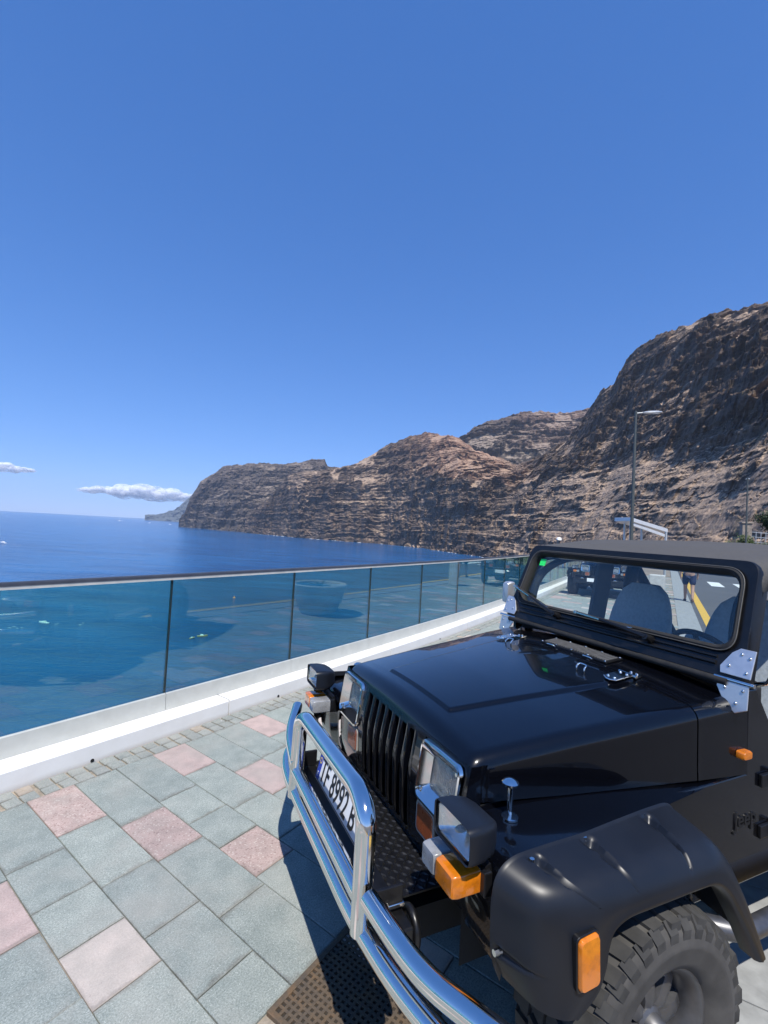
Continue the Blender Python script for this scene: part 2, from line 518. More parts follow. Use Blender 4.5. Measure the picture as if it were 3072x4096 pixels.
NEAR = [
    (-791,2707,-62, -792,2712,-11, -798,2726,18, 0.10,0.00),
    (-676,2594,-62, -682,2610,23, -696,2648,96, 0.10,0.00),
    (-603,2517,-62, -611,2540,45, -630,2595,141, 0.10,0.00),
    (-481,2377,-62, -495,2413,111, -521,2497,254, 0.10,0.00),
    (-383,2279,-62, -399,2326,130, -428,2446,276, 0.10,0.00),
    (-268,2184,-62, -285,2243,155, -315,2421,284, 0.10,0.00),
    (-125,2110,-62, -140,2182,186, -163,2426,324, 0.10,0.00),
    (9,2068,-62, -3,2150,215, -14,2450,431, 0.10,0.00),
    (109,1915,-62, 103,2007,224, 109,2352,466, 0.10,0.35),
    (159,1826,-62, 156,1924,227, 175,2293,479, 0.10,0.59),
    (220,1608,-62, 229,1749,201, 273,2168,447, 0.10,0.86),
    (240,1524,-62, 256,1682,192, 312,2113,425, 0.10,0.87),
    (279,1430,-62, 305,1611,183, 375,2015,362, 0.10,0.88),
    (312,1317,-62, 355,1529,168, 442,1925,319, 0.28,0.90),
    (337,1204,-54, 397,1446,152, 500,1833,279, 0.45,0.57),
    (352,1111,-44, 421,1351,156, 539,1740,279, 0.60,0.27),
    (360,1026,-35, 436,1263,157, 567,1655,302, 0.74,0.00),
    (367,952,-26, 452,1188,157, 595,1580,327, 0.83,0.00),
    (369,898,-19, 463,1141,156, 612,1524,366, 0.87,0.00),
    (370,849,-12, 472,1099,154, 625,1473,408, 0.90,0.00),
    (367,800,-6, 479,1055,153, 634,1417,444, 0.94,0.00),
    (365,746,-6, 480,995,153, 642,1349,455, 0.95,0.00),
    (361,713,-6, 479,955,154, 645,1307,489, 0.95,0.00),
    (354,660,-6, 474,894,154, 647,1241,513, 0.95,0.00),
    (345,609,-6, 471,841,148, 655,1190,514, 0.95,0.00),
    (327,528,-6, 461,753,135, 662,1097,500, 0.96,0.00),
    (318,497,-6, 455,718,129, 662,1061,500, 0.96,0.00),
    (305,444,-6, 445,653,126, 675,1004,492, 0.96,0.00),
    (296,408,-6, 436,606,125, 682,961,484, 0.96,0.00),
    (265,325,-5, 403,497,119, 688,858,449, 0.96,0.00),
    (257,275,-5, 396,426,115, 697,754,416, 0.97,0.00),
    (226,197,-5, 361,316,103, 677,594,350, 0.97,0.00),
    (207,141,-5, 330,226,83, 661,451,262, 0.99,0.00),
]
HEAD = [
    (-1473,3409,-62, -1476,3420,-23, -1483,3433,-14, 0.15,0.20),
    (-1415,3352,-62, -1426,3377,10, -1457,3449,21, 0.15,0.20),
    (-1339,3276,-62, -1361,3319,53, -1428,3467,147, 0.15,0.20),
    (-1280,3214,-62, -1309,3273,73, -1402,3483,203, 0.15,0.20),
    (-1210,3138,-62, -1247,3217,98, -1370,3502,279, 0.15,0.20),
    (-1079,3026,-62, -1133,3153,135, -1288,3545,346, 0.15,0.20),
    (-995,2962,-62, -1060,3125,162, -1228,3575,410, 0.15,0.20),
    (-828,2831,-62, -908,3068,174, -1063,3538,426, 0.15,0.20),
    (-696,2844,-62, -770,3095,192, -883,3490,439, 0.15,0.20),
    (-650,2847,-62, -721,3103,196, -824,3490,429, 0.15,0.20),
    (-461,2854,-62, -518,3128,213, -591,3481,469, 0.15,0.20),
    (-402,2853,-62, -455,3133,218, -519,3475,483, 0.15,0.20),
    (-355,2852,-62, -404,3136,221, -461,3469,488, 0.15,0.20),
    (-335,2852,-62, -382,3137,223, -433,3460,436, 0.15,0.20),
    (-199,2843,-62, -233,3141,234, -261,3390,415, 0.15,0.20),
]
BACK = [
    (299,2280,100, 304,2481,425, 327,2680,487, 0.10,0.14),
    (392,2256,100, 405,2457,428, 437,2674,550, 0.10,0.15),
    (437,2243,100, 455,2443,429, 491,2670,606, 0.10,0.15),
    (492,2225,100, 516,2425,430, 559,2663,637, 0.10,0.15),
    (536,2210,100, 564,2409,431, 614,2656,642, 0.10,0.19),
    (600,2186,100, 634,2384,431, 694,2643,679, 0.10,0.42),
    (647,2167,100, 686,2364,432, 755,2633,704, 0.10,0.61),
    (731,2129,100, 779,2324,432, 865,2609,699, 0.10,0.71),
    (806,2091,100, 862,2284,431, 967,2583,691, 0.10,0.73),
    (878,2052,100, 942,2242,430, 1065,2555,710, 0.10,0.75),
    (945,2011,100, 1017,2198,428, 1159,2525,738, 0.10,0.76),
    (1083,1915,100, 1170,2095,421, 1358,2449,755, 0.10,0.80),
]
CAPE = [
    (-3825,7586,-62, -3872,7676,20, -3933,7799,10, 0.40,0.40),
    (-3683,7625,-62, -3735,7729,23, -3805,7873,27, 0.40,0.40),
    (-3539,7662,-62, -3596,7779,45, -3674,7945,62, 0.40,0.40),
    (-3429,7689,-62, -3491,7815,76, -3575,7998,112, 0.40,0.40),
    (-3333,7711,-62, -3399,7846,116, -3489,8042,187, 0.40,0.40),
    (-3224,7735,-62, -3297,7878,181, -3395,8090,315, 0.40,0.40),
    (-3016,7778,-62, -3097,7938,276, -3208,8179,526, 0.40,0.40),
    (-2783,7819,-62, -2874,8000,381, -2992,8276,679, 0.40,0.40),
]
rock = mat_rock('lava_rock')
rock_near = mat_rock('brown_lava_rock', warm=(1.36, 1.23, 1.11))
rock_far = simple('green_grey_slope', (0.075, 0.085, 0.082), 0.95, var=0.4, scale=0.01)
cliff('cliff_face', NEAR, 1250, 180, 320, 0.70, rock_near, 'brown stepped lava cliff with scree slopes above the water', 3)
for r_ in range(len(HEAD)): HEAD[r_] = HEAD[r_][:9] + (0.0, 0.05)
cliff('headland', HEAD, 360, 100, 150, 0.95, rock, 'dark layered headland falling steeply into the sea', 21, scree=0.45)
cliff('mountain_ridge', BACK, 300, 50, 120, 0.95, rock, 'grey brown ridge behind the nearer cliffs', 33)
cliff('far_cape', CAPE, 140, 30, 50, 1.2, rock_far, 'distant hazy blue cape on the horizon', 45, htop=0.5)

# ------------------------------------------------------------ land behind the promenade
TH = R(55.5)
D2 = np.array([math.cos(TH), math.sin(TH)])
N2 = np.array([math.sin(TH), -math.cos(TH)])
def wall_off(s):
    if s < 4: return -3.47
    if s < 12: return -3.47 - 0.005 * (s - 4) ** 2
    return -3.79 - 0.08 * (s - 12)
def sn(s, n, z=0.0):
    """s metres along the parapet, n metres inland of its foot"""
    p = D2 * s + N2 * (wall_off(s) + n)
    return (p[0], p[1], z)
def sn0(s, n, z=0.0):
    """the same on the straight grid of the paving"""
    p = D2 * s + N2 * (-3.47 + n)
    return (p[0], p[1], z)

m_earth = simple('dry_earth', (0.23, 0.185, 0.14), 0.95, var=0.35, scale=0.6)
mb = MB()
rows = []
for s_ in np.linspace(-60, 66, 64):
    e = sn(s_, -0.28)
    rows.append([(e[0] + 26, e[1] - 14, -70.0), (e[0] + 0.3, e[1] - 0.2, -2.4), sn(s_, -0.28, -0.03), sn(s_, 30, -0.03), sn(s_, 90, -0.03), sn(s_, 160, -0.4)])
e = rows[-1]
for (f, dz) in ((1, -1), (2, -3), (3, -8)):
    rows.append([(p[0] + f * (90 - 18 * k), p[1] + f * (230 - 36 * k), (p[2] + dz) if k > 1 else -70 + k * 20) for k, p in enumerate(e)])
mb.grid(rows)
tag(mb.build('ground', m_earth), kind='structure')

# ------------------------------------------------------------ paving
def mat_stone(name, lo, hi, speck, spw, pebble=False, rough=0.85):
    m, t, b = newmat(name)
    c = coord(t, 'Generated'); c = coord(t)
    oi = t.nodes.new('ShaderNodeObjectInfo')
    ad = t.nodes.new('ShaderNodeVectorMath'); ad.operation = 'ADD'
    t.links.new(c, ad.inputs[0])
    cx = t.nodes.new('ShaderNodeCombineXYZ')
    t.links.new(math_(t, 'MULTIPLY', oi.outputs['Random'], 53.0), cx.inputs[0])
    t.links.new(math_(t, 'MULTIPLY', oi.outputs['Random'], 19.0), cx.inputs[1])
    t.links.new(cx.outputs[0], ad.inputs[1])
    v = ad.outputs[0]
    fine = noise(t, 150, 5, 0.75, v)
    mid = noise(t, 9, 4, 0.55, v)
    colr = ramp(t, fine, [(0.34, lo), (0.62, hi)])
    big = mixc(t, ramp(t, mid, [(0.35, (0, 0, 0)), (0.65, (1, 1, 1))]), (0.86, 0.87, 0.86), (1.08, 1.06, 1.04))
    colr = mixc(t, 1.0, colr, big, 'MULTIPLY')
    vor = t.nodes.new('ShaderNodeTexVoronoi'); vor.inputs['Scale'].default_value = 75 if pebble else 170
    t.links.new(v, vor.inputs['Vector'])
    sc_ = ramp(t, vor.outputs['Distance'], [(0.16 if not pebble else 0.30, (1, 1, 1)), (0.26 if not pebble else 0.46, (0, 0, 0))])
    if pebble:
        pc = ramp(t, vor.outputs['Color'], [(0.1, (0.16, 0.10, 0.095)), (0.45, (0.33, 0.235, 0.215)), (0.8, (0.56, 0.49, 0.44))])
        colr = mixc(t, math_(t, 'MULTIPLY', sc_, 0.62), colr, pc)
    else:
        sel = math_(t, 'GREATER_THAN', noise(t, 60, 2, 0.5, v), 0.56)
        colr = mixc(t, math_(t, 'MULTIPLY', math_(t, 'MULTIPLY', sc_, sel), spw), colr, speck)
    # each slab its own tone
    # grime gathers along the edges of each slab
    gc = t.nodes.new('ShaderNodeSeparateXYZ'); t.links.new(coord(t, 'Generated'), gc.inputs[0])
    ex = math_(t, 'MINIMUM', gc.outputs[0], math_(t, 'SUBTRACT', 1.0, gc.outputs[0]))
    ey = math_(t, 'MINIMUM', gc.outputs[1], math_(t, 'SUBTRACT', 1.0, gc.outputs[1]))
    ed = math_(t, 'ADD', math_(t, 'MINIMUM', ex, ey), math_(t, 'MULTIPLY', math_(t, 'SUBTRACT', noise(t, 14, 5, 0.65, v), 0.5), 0.22))
    colr = mixc(t, ramp(t, ed, [(0.0, (0.42, 0.42, 0.42)), (0.045, (0, 0, 0))]), colr, (0.12, 0.105, 0.09))
    # a few white specks
    vs = t.nodes.new('ShaderNodeTexVoronoi'); vs.inputs['Scale'].default_value = 2.4; t.links.new(v, vs.inputs['Vector'])
    colr = mixc(t, ramp(t, vs.outputs['Distance'], [(0.014, (0.9, 0.9, 0.9)), (0.022, (0, 0, 0))]), colr, (0.75, 0.75, 0.72))
    tone = ramp(t, oi.outputs['Random'], [(0.0, (0.88, 0.89, 0.90)), (1.0, (1.08, 1.07, 1.05))])
    colr = mixc(t, 1.0, colr, tone, 'MULTIPLY')
    # foot dirt
    dirt = noise(t, 2.3, 5, 0.62, coord(t))
    geo = t.nodes.new('ShaderNodeNewGeometry')
    wn = noise(t, 1.7, 6, 0.65, geo.outputs['Position'])
    colr = mixc(t, ramp(t, wn, [(0.47, (0, 0, 0)), (0.70, (0.55, 0.55, 0.55))]), colr, (0.35, 0.335, 0.30))
    t.links.new(colr, b.inputs['Base Color'])
    b.inputs['Roughness'].default_value = rough
    b.inputs['Specular IOR Level'].default_value = 0.3
    bump(t, b, fine, 0.55, 0.002)
    return m
m_grey = mat_stone('grey_green_stone', (0.165, 0.192, 0.182), (0.355, 0.392, 0.368), (0.62, 0.66, 0.63), 0.8)
m_pinkp = mat_stone('pink_pebble_stone', (0.32, 0.24, 0.222), (0.45, 0.355, 0.328), (0.6, 0.55, 0.5), 0.5, pebble=True)
m_pink = mat_stone('pink_stone', (0.39, 0.295, 0.275), (0.52, 0.41, 0.38), (0.5, 0.38, 0.35), 0.4)
m_pale = mat_stone('pale_rose_stone', (0.46, 0.395, 0.355), (0.58, 0.51, 0.46), (0.2, 0.15, 0.14), 0.5)
m_mortar = simple('mortar', (0.30, 0.255, 0.20), 0.95, var=0.35, scale=25, bmp=0.4)

mb = MB()
ss = list(np.linspace(-6, 30, 73))
pl = [sn(s, -0.02, -0.012) for s in ss] + [sn(30, 4.6, -0.012), sn0(-6, 4.3, -0.012)]
mb.add(pl, [tuple(range(len(pl)))])
n_ = len(pl)
pav = mb.build('pavement', m_mortar)
tag(pav, 'grey and pink stone pavement of the promenade', kind='structure')

PITCH = 0.2555
SHEAR = -0.047
known = {-2: [0.2, 0.40, 0.83, (1.257, 'p'), 1.68, 2.1], -1: [0.2, 0.79, 1.138, 1.448, (1.757, 'l'), 2.2, 2.62],
         0: [0.2, (0.673, 'b'), 1.205, 1.617, 2.0, 2.235], 1: [0.2, 0.836, (1.244, 'b'), 1.765, 2.23],
         2: [0.2, 0.776, 1.098, 1.394, (1.70, 'b'), 2.23], 3: [0.2, (0.62, 'p'), 1.165, 1.578, 1.98, 2.4],
         4: [0.2, 0.83, (1.229, 'p'), 1.62, 2.05, 2.5], 5: [0.2, 0.81, 1.2, (1.58, 'p'), 2.0, 2.45], 6: [0.2, (0.60, 'p'), 1.02, 1.5, 1.9, 2.3]}
GR = (1.245, 2.23, 0.50, 0.50)   # the cast iron cover: s, n, length, width
def tile_row(k, nmax):
    st = list(known.get(k, [0.2]))
    out = []
    rr = random.Random(k * 13 + 5)
    nb = [a if not isinstance(a, tuple) else a[0] for a in st]
    ty = [None] + [a[1] if isinstance(a, tuple) else 'g' for a in st[1:]]
    cnt = rr.randint(0, 3)
    while nb[-1] < nmax:
        nb.append(nb[-1] + rr.choice([0.30, 0.36, 0.41, 0.43, 0.52, 0.57])); cnt += 1
        if k not in known and cnt % 4 == 0 or (k in known and rr.random() < 0.22):
            ty.append(rr.choice('bpplb'))
        else: ty.append('g')
    return [(nb[i], nb[i + 1], ty[i + 1]) for i in range(len(nb) - 1)]
tmats = {'g': m_grey, 'b': m_pinkp, 'p': m_pink, 'l': m_pale}
rest = {kk: MB() for kk in 'gbpl'}
cand = []
for k in range(-26, 112):
    s0 = 1.21 + k * PITCH
    nmax = 4.13 - 0.062 * (s0 - 3.8) - 0.95 - (wall_off(s0) + 3.47)
    for (a, b_, ty) in tile_row(k, nmax):
        sc0 = s0 + PITCH / 2
        nm = (a + b_) / 2
        gs0, gn0, gl, gw = GR
        if gs0 - 0.12 < sc0 < gs0 + gl and gn0 - 0.02 < nm < gn0 + gw + 0.02: continue
        a2, b2 = a, b_
        if gs0 - 0.12 < sc0 < gs0 + gl:
            if a < gn0 < b_: b2 = gn0
            if a < gn0 + gw < b_: a2 = gn0 + gw
        cand.append((k, s0, a2, b2, ty))
def px_area(c):
    s, nn = c[1] + PITCH / 2, (c[2] + c[3]) / 2
    p = Vector(sn0(s + SHEAR * nn, nn)); q = cam.matrix_world.inverted() @ p
    if q.z > -0.3: return 0
    X, Y = -q.x / q.z, -q.y / q.z
    if abs(X) > 0.86 or abs(Y) > 1.15: return 0
    # the car hides what stands behind it
    if X > -0.1 and s > 2.2 and nn > 0.55 + 0.05 * s: return 0.001 / q.z ** 2
    return 1 / q.z ** 2
cand.sort(key=lambda c: -px_area(c))
def tile_pts(c, g=0.0024):
    k, s0, a, b_, ty = c
    pts = []
    for (s, nn) in ((s0 + g, a + g), (s0 + PITCH - g, a + g), (s0 + PITCH - g, b_ - g), (s0 + g, b_ - g)):
        sh = wall_off(s) + 3.47
        p = sn0(s + SHEAR * (nn - 0.23), nn + sh)
        pts.append((p[0], p[1]))
    return pts
for i, c in enumerate(cand):
    P4 = tile_pts(c)
    cx = sum(p[0] for p in P4) / 4; cy = sum(p[1] for p in P4) / 4
    if i < 300:
        dz = random.uniform(-0.0012, 0.0012); tx = random.uniform(-0.004, 0.004); ty_ = random.uniform(-0.004, 0.004)
        ch = 0.004
        mb = MB()
        lo = [(p[0] - cx, p[1] - cy, -0.02) for p in P4]
        md = [(p[0] - cx, p[1] - cy, -0.0035 + dz) for p in P4]
        hi = []
        for p in P4:
            dx, dy = p[0] - cx, p[1] - cy
            l = math.hypot(dx, dy); f = 1 - ch * 1.3 / l
            hi.append((dx * f, dy * f, dz + tx * dx + ty_ * dy))
        vs = lo + md + hi
        fs = [(8, 9, 10, 11)] + [(q, (q + 1) % 4, (q + 1) % 4 + 4, q + 4) for q in range(4)] + [(q + 4, (q + 1) % 4 + 4, (q + 1) % 4 + 8, q + 8) for q in range(4)]
        mb.add(vs, fs)
        ct, st = math.cos(-TH), math.sin(-TH)
        mb.v = [(p[0] * ct - p[1] * st, p[0] * st + p[1] * ct, p[2]) for p in mb.v]
        o = mb.build('paver', tmats[c[4]], pav)
        o.location = (cx, cy, 0); o.rotation_euler = (0, 0, TH)
    else:
        m_ = rest[c[4]]
        b0 = len(m_.v)
        m_.add([(p[0], p[1], -0.02) for p in P4] + [(p[0], p[1], 0) for p in P4],
               [(4, 5, 6, 7)] + [(q, (q + 1) % 4, (q + 1) % 4 + 4, q + 4) for q in range(4)])
for kk, nm in (('g', 'grey_paver_field'), ('b', 'pebble_paver_field'), ('p', 'pink_paver_field'), ('l', 'pale_paver_field')):
    tag(rest[kk].build(nm, tmats[kk], pav), kind='stuff')
# two rows of small setts along the parapet
m_sett = mat_stone('sett_stone', (0.19, 0.215, 0.205), (0.33, 0.345, 0.325), (0.6, 0.6, 0.56), 0.5)
m_settw = mat_stone('warm_sett_stone', (0.30, 0.25, 0.20), (0.44, 0.37, 0.30), (0.6, 0.55, 0.5), 0.4)
sm = MB()
q = 0
sett_me = []
for v_ in range(6):
    mb = MB(); rr = random.Random(v_)
    hw, hn = 0.0425 + rr.uniform(-.003, .003), 0.0435 + rr.uniform(-.003, .003)
    lo = [(-hw, -hn), (hw, -hn), (hw, hn), (-hw, hn)]
    lo = [(a + rr.uniform(-.003, .003), b_ + rr.uniform(-.003, .003)) for a, b_ in lo]
    mb.add([(a, b_, -0.02) for a, b_ in lo] + [(a, b_, -0.004) for a, b_ in lo] + [(a * .86, b_ * .86, 0.003 + rr.uniform(-.001, .001)) for a, b_ in lo],
           [(8, 9, 10, 11)] + [(i, (i + 1) % 4, (i + 1) % 4 + 4, i + 4) for i in range(4)] + [(i + 4, (i + 1) % 4 + 4, (i + 1) % 4 + 8, i + 8) for i in range(4)])
    me = bpy.data.meshes.new('sett'); me.from_pydata(mb.v, [], mb.f); me.update()
    sett_me.append(me)
for j in range(250):
    s = 0.05 + j * 0.1
    for rw in (0, 1):
        p = sn(s + rng.uniform(-.006, .006), 0.053 + rw * 0.098, 0)
        if q < 300:
            o = bpy.data.objects.new('sett', sett_me[rng.integers(6)])
            col.objects.link(o); o.parent = pav
            o.location = p; o.rotation_euler = (0, 0, TH + rng.uniform(-.04, .04) + (0 if s < 4 else 0.01 * (s - 4)))
            if not o.data.materials: o.data.materials.append(m_sett)
            o.material_slots[0].link = 'OBJECT'
            o.material_slots[0].material = m_settw if rng.random() < 0.06 else m_sett
            q += 1
        else:
            sm.box((p[0], p[1], -0.01), (0.086, 0.086, 0.024), Matrix.Rotation(TH, 3, 'Z'))
tag(sm.build('sett_field', m_sett, pav), kind='stuff')

# ------------------------------------------------------------ road
def mat_asphalt():
    m, t, b = newmat('asphalt')
    c = coord(t)
    f = noise(t, 90, 4, 0.8, c); g = noise(t, 0.7, 5, 0.6, c)
    cc = ramp(t, f, [(0.3, (0.055, 0.055, 0.056)), (0.7, (0.135, 0.133, 0.13))])
    cc = mixc(t, 0.6, cc, ramp(t, g, [(0.3, (0.7, 0.7, 0.7)), (0.7, (1.15, 1.13, 1.1))]), 'MULTIPLY')
    t.links.new(cc, b.inputs['Base Color']); b.inputs['Roughness'].default_value = 0.9
    bump(t, b, f, 0.5, 0.004)
    return m
ROAD0 = Vector((7.84, 11.34)); RD = Vector((5.13, 8.54)).normalized(); RN = Vector((RD.y, -RD.x))
def rd(a, n_, z): p = ROAD0 + RD * a + RN * n_; return (p.x, p.y, z)
mb = MB().add([rd(-60, -0.25, -0.008), rd(-60, 16, -0.008), rd(90, 16, -0.008), rd(90, -0.25, -0.008)], [(0, 1, 2, 3)])
tag(mb.build('road', mat_asphalt()), kind='structure')
m_yel = simple('yellow_road_paint', (0.62, 0.38, 0.05), 0.8, var=0.3, scale=20)
m_wht = simple('white_road_paint', (0.70, 0.70, 0.68), 0.8, var=0.2, scale=20)
mb = MB().add([rd(-40, -0.09, -0.003), rd(-40, 0.09, -0.003), rd(60, 0.09, -0.003), rd(60, -0.09, -0.003)], [(0, 1, 2, 3)])
tag(mb.build('yellow_kerb_line', m_yel), 'yellow painted line along the road edge', kind='structure')
zc = MB()
for i in range(6):
    a = 12.2; n0 = 0.9 + i * 1.05
    zc.add([rd(a, n0, -0.0035), rd(a, n0 + 0.5, -0.0035), rd(a + 3.0, n0 + 0.5, -0.0035), rd(a + 3.0, n0, -0.0035)], [(0, 1, 2, 3)])
tag(zc.build('zebra_crossing', m_wht), 'white zebra stripes painted across the road', kind='structure')
m_kerbst = simple('kerb_stone', (0.28, 0.285, 0.275), 0.9, var=0.2, scale=12)
kb = bpy.data.objects.new('road_kerb', None); col.objects.link(kb)
tag(kb, 'row of pale flush kerb stones along the road edge', 'kerb')
for i in range(90):
    mb = MB(); a = -21 + i * 0.8
    P = [rd(a + 0.004, -0.62, 0), rd(a + 0.796, -0.62, 0), rd(a + 0.796, -0.20, 0), rd(a + 0.004, -0.20, 0)]
    mb.prism([(p[0], p[1], -0.03) for p in P], (0, 0, 0.034))
    mb.build('kerb_stone', m_kerbst, kb)

# ------------------------------------------------------------ cast iron cover
def mat_iron():
    m, t, b = newmat('rusty_iron')
    c = coord(t)
    f = noise(t, 14, 6, 0.65, c); g = noise(t, 110, 4, 0.7, c)
    cc = ramp(t, f, [(0.3, (0.085, 0.075, 0.065)), (0.55, (0.135, 0.100, 0.068)), (0.75, (0.20, 0.12, 0.06))])
    cc = mixc(t, 0.5, cc, ramp(t, g, [(0.3, (0.6, 0.6, 0.6)), (0.7, (1.2, 1.2, 1.2))]), 'MULTIPLY')
    t.links.new(cc, b.inputs['Base Color']); b.inputs['Roughness'].default_value = 0.7; b.inputs['Metallic'].default_value = 0.25
    bump(t, b, g, 0.4, 0.002)
    return m
m_iron = mat_iron()
m_pit = simple('iron_pit', (0.03, 0.026, 0.022), 0.9)
g0 = sn0(GR[0], GR[1])
gt = thing('drain_cover', 'rusty iron cover with square waffle grid set in the paving', 'drain cover', (g0[0], g0[1], 0), TH)
L_, W_ = GR[2], GR[3]
mb = MB(); mb.box((L_ / 2, -W_ / 2, -0.010), (L_ - 0.004, W_ - 0.004, 0.010)); mb.build('plate', m_pit, gt)
mb = MB()
mb.ring([(0.001, -0.001, -0.018), (L_ - .001, -0.001, -0.018), (L_ - .001, -W_ + .001, -0.018), (0.001, -W_ + .001, -0.018)],
        [(0.022, -0.022, -0.018), (L_ - 0.022, -0.022, -0.018), (L_ - 0.022, -W_ + 0.022, -0.018), (0.022, -W_ + 0.022, -0.018)], (0, 0, 0.022))
mb.build('rim', m_iron, gt, bevel=0.002)
NB = 20
mbx = MB(); mby = MB()
for i in range(1, NB):
    x_ = 0.022 + (L_ - 0.044) * i / NB
    mbx.box((x_, -W_ / 2, -0.0025), (0.0105, W_ - 0.046, 0.009))
    y_ = -0.022 - (W_ - 0.044) * i / NB
    mby.box((L_ / 2, y_, -0.0028), (L_ - 0.046, 0.0105, 0.009))
tag(mbx.build('waffle_bar', m_iron, gt), kind='stuff'); tag(mby.build('waffle_bar', m_iron, gt), kind='stuff')

# ------------------------------------------------------------ parapet, glass, rail
def mat_paint_wall():
    m, t, b = newmat('white_painted_concrete')
    c = coord(t)
    f = noise(t, 3.0, 6, 0.62, c); g = noise(t, 60, 4, 0.6, c)
    geo = t.nodes.new('ShaderNodeNewGeometry'); sp = t.nodes.new('ShaderNodeSeparateXYZ'); t.links.new(geo.outputs['Position'], sp.inputs[0])
    cc = ramp(t, f, [(0.3, (0.66, 0.655, 0.635)), (0.65, (0.745, 0.74, 0.72))])
    # splash dirt near the foot
    dz = math_(t, 'SUBTRACT', math_(t, 'MULTIPLY', f, 0.06), math_(t, 'MULTIPLY', sp.outputs['Z'], 1.0))
    cc = mixc(t, ramp(t, math_(t, 'ADD', math_(t, 'MULTIPLY', dz, 12.0), 0.35), [(0.35, (0, 0, 0)), (1.0, (0.55, 0.55, 0.55))]), cc, (0.40, 0.35, 0.27))
    t.links.new(cc, b.inputs['Base Color']); b.inputs['Roughness'].default_value = 0.75
    bump(t, b, g, 0.2, 0.002)
    return m
m_wallp = mat_paint_wall()
m_alu = simple('brushed_aluminium', (0.56, 0.57, 0.53), 0.45, metal=0.3, var=0.06, scale=8)
m_rail = simple('dark_anodised_rail', (0.10, 0.10, 0.105), 0.35, metal=0.6, var=0.15, scale=10)
m_railu = simple('rail_channel', (0.66, 0.63, 0.56), 0.5, metal=0.3, var=0.1, scale=10)
m_seal = simple('joint_seal', (0.012, 0.02, 0.02), 0.5)
def mat_glass(name, tint, rough=0.0, ior=1.5):
    m = bpy.data.materials.new(name); m.use_nodes = True
    t = m.node_tree
    for n_ in list(t.nodes): t.nodes.remove(n_)
    o = t.nodes.new('ShaderNodeOutputMaterial')
    tr = t.nodes.new('ShaderNodeBsdfTransparent'); tr.inputs[0].default_value = (*tint, 1)
    gl = t.nodes.new('ShaderNodeBsdfGlossy'); gl.inputs['Roughness'].default_value = rough
    gl.inputs['Color'].default_value = (0.95, 1.0, 0.98, 1)
    fr = t.nodes.new('ShaderNodeFresnel')
    # thin pane: the same reflectance on the way in and out
    ge = t.nodes.new('ShaderNodeNewGeometry')
    t.links.new(math_(t, 'SUBTRACT', ior, math_(t, 'MULTIPLY', ge.outputs['Backfacing'], ior - 1 / ior)), fr.inputs[0])
    # salt and dust film: a thin, uneven veil
    sm_ = noise(t, 1.8, 6, 0.65, coord(t))
    mx = t.nodes.new('ShaderNodeMixShader')
    t.links.new(fr.outputs[0], mx.inputs[0]); t.links.new(tr.outputs[0], mx.inputs[1]); t.links.new(gl.outputs[0], mx.inputs[2])
    df = t.nodes.new('ShaderNodeBsdfDiffuse'); df.inputs[0].default_value = (0.5, 0.5, 0.48, 1)
    mx2 = t.nodes.new('ShaderNodeMixShader')
    t.links.new(ramp(t, sm_, [(0.35, (0.0,) * 3), (0.8, (0.018,) * 3)]), mx2.inputs[0])
    t.links.new(mx.outputs[0], mx2.inputs[1]); t.links.new(df.outputs[0], mx2.inputs[2])
    t.links.new(mx2.outputs[0], o.inputs[0])
    return m
m_bal = mat_glass('balustrade_glass', (0.62, 0.90, 0.83), ior=1.68)

par = bpy.data.objects.new('parapet', None); col.objects.link(par)
tag(par, 'low white concrete parapet carrying the glass balustrade', 'parapet')
KJ = [-5.2, -2.55, 0.12, 2.79, 5.42, 8.05, 10.7, 13.3, 16, 18.6, 21.2, 23.8, 26.4, 29, 31.6]
KH = 0.13
for i in range(len(KJ) - 1):
    mb = MB(); g = 0.006
    n_s = 5
    sl = np.linspace(KJ[i] + g, KJ[i + 1] - g, n_s)
    rows = []
    for s in sl:
        rows.append([sn(s, n, z) for (n, z) in ((0, -0.05), (0, KH - 0.012), (-0.012, KH), (-0.175, KH + 0.004), (-0.33, KH + 0.004), (-0.33, -2.5), (-0.02, -2.5))])
    mb.grid(rows, closed_u=True)
    mb.add([rows[0][k] for k in range(7)], [tuple(range(7))]); mb.add([rows[-1][k] for k in range(7)], [tuple(range(7))])
    mb.build('parapet_block', m_wallp, par, smooth=30)
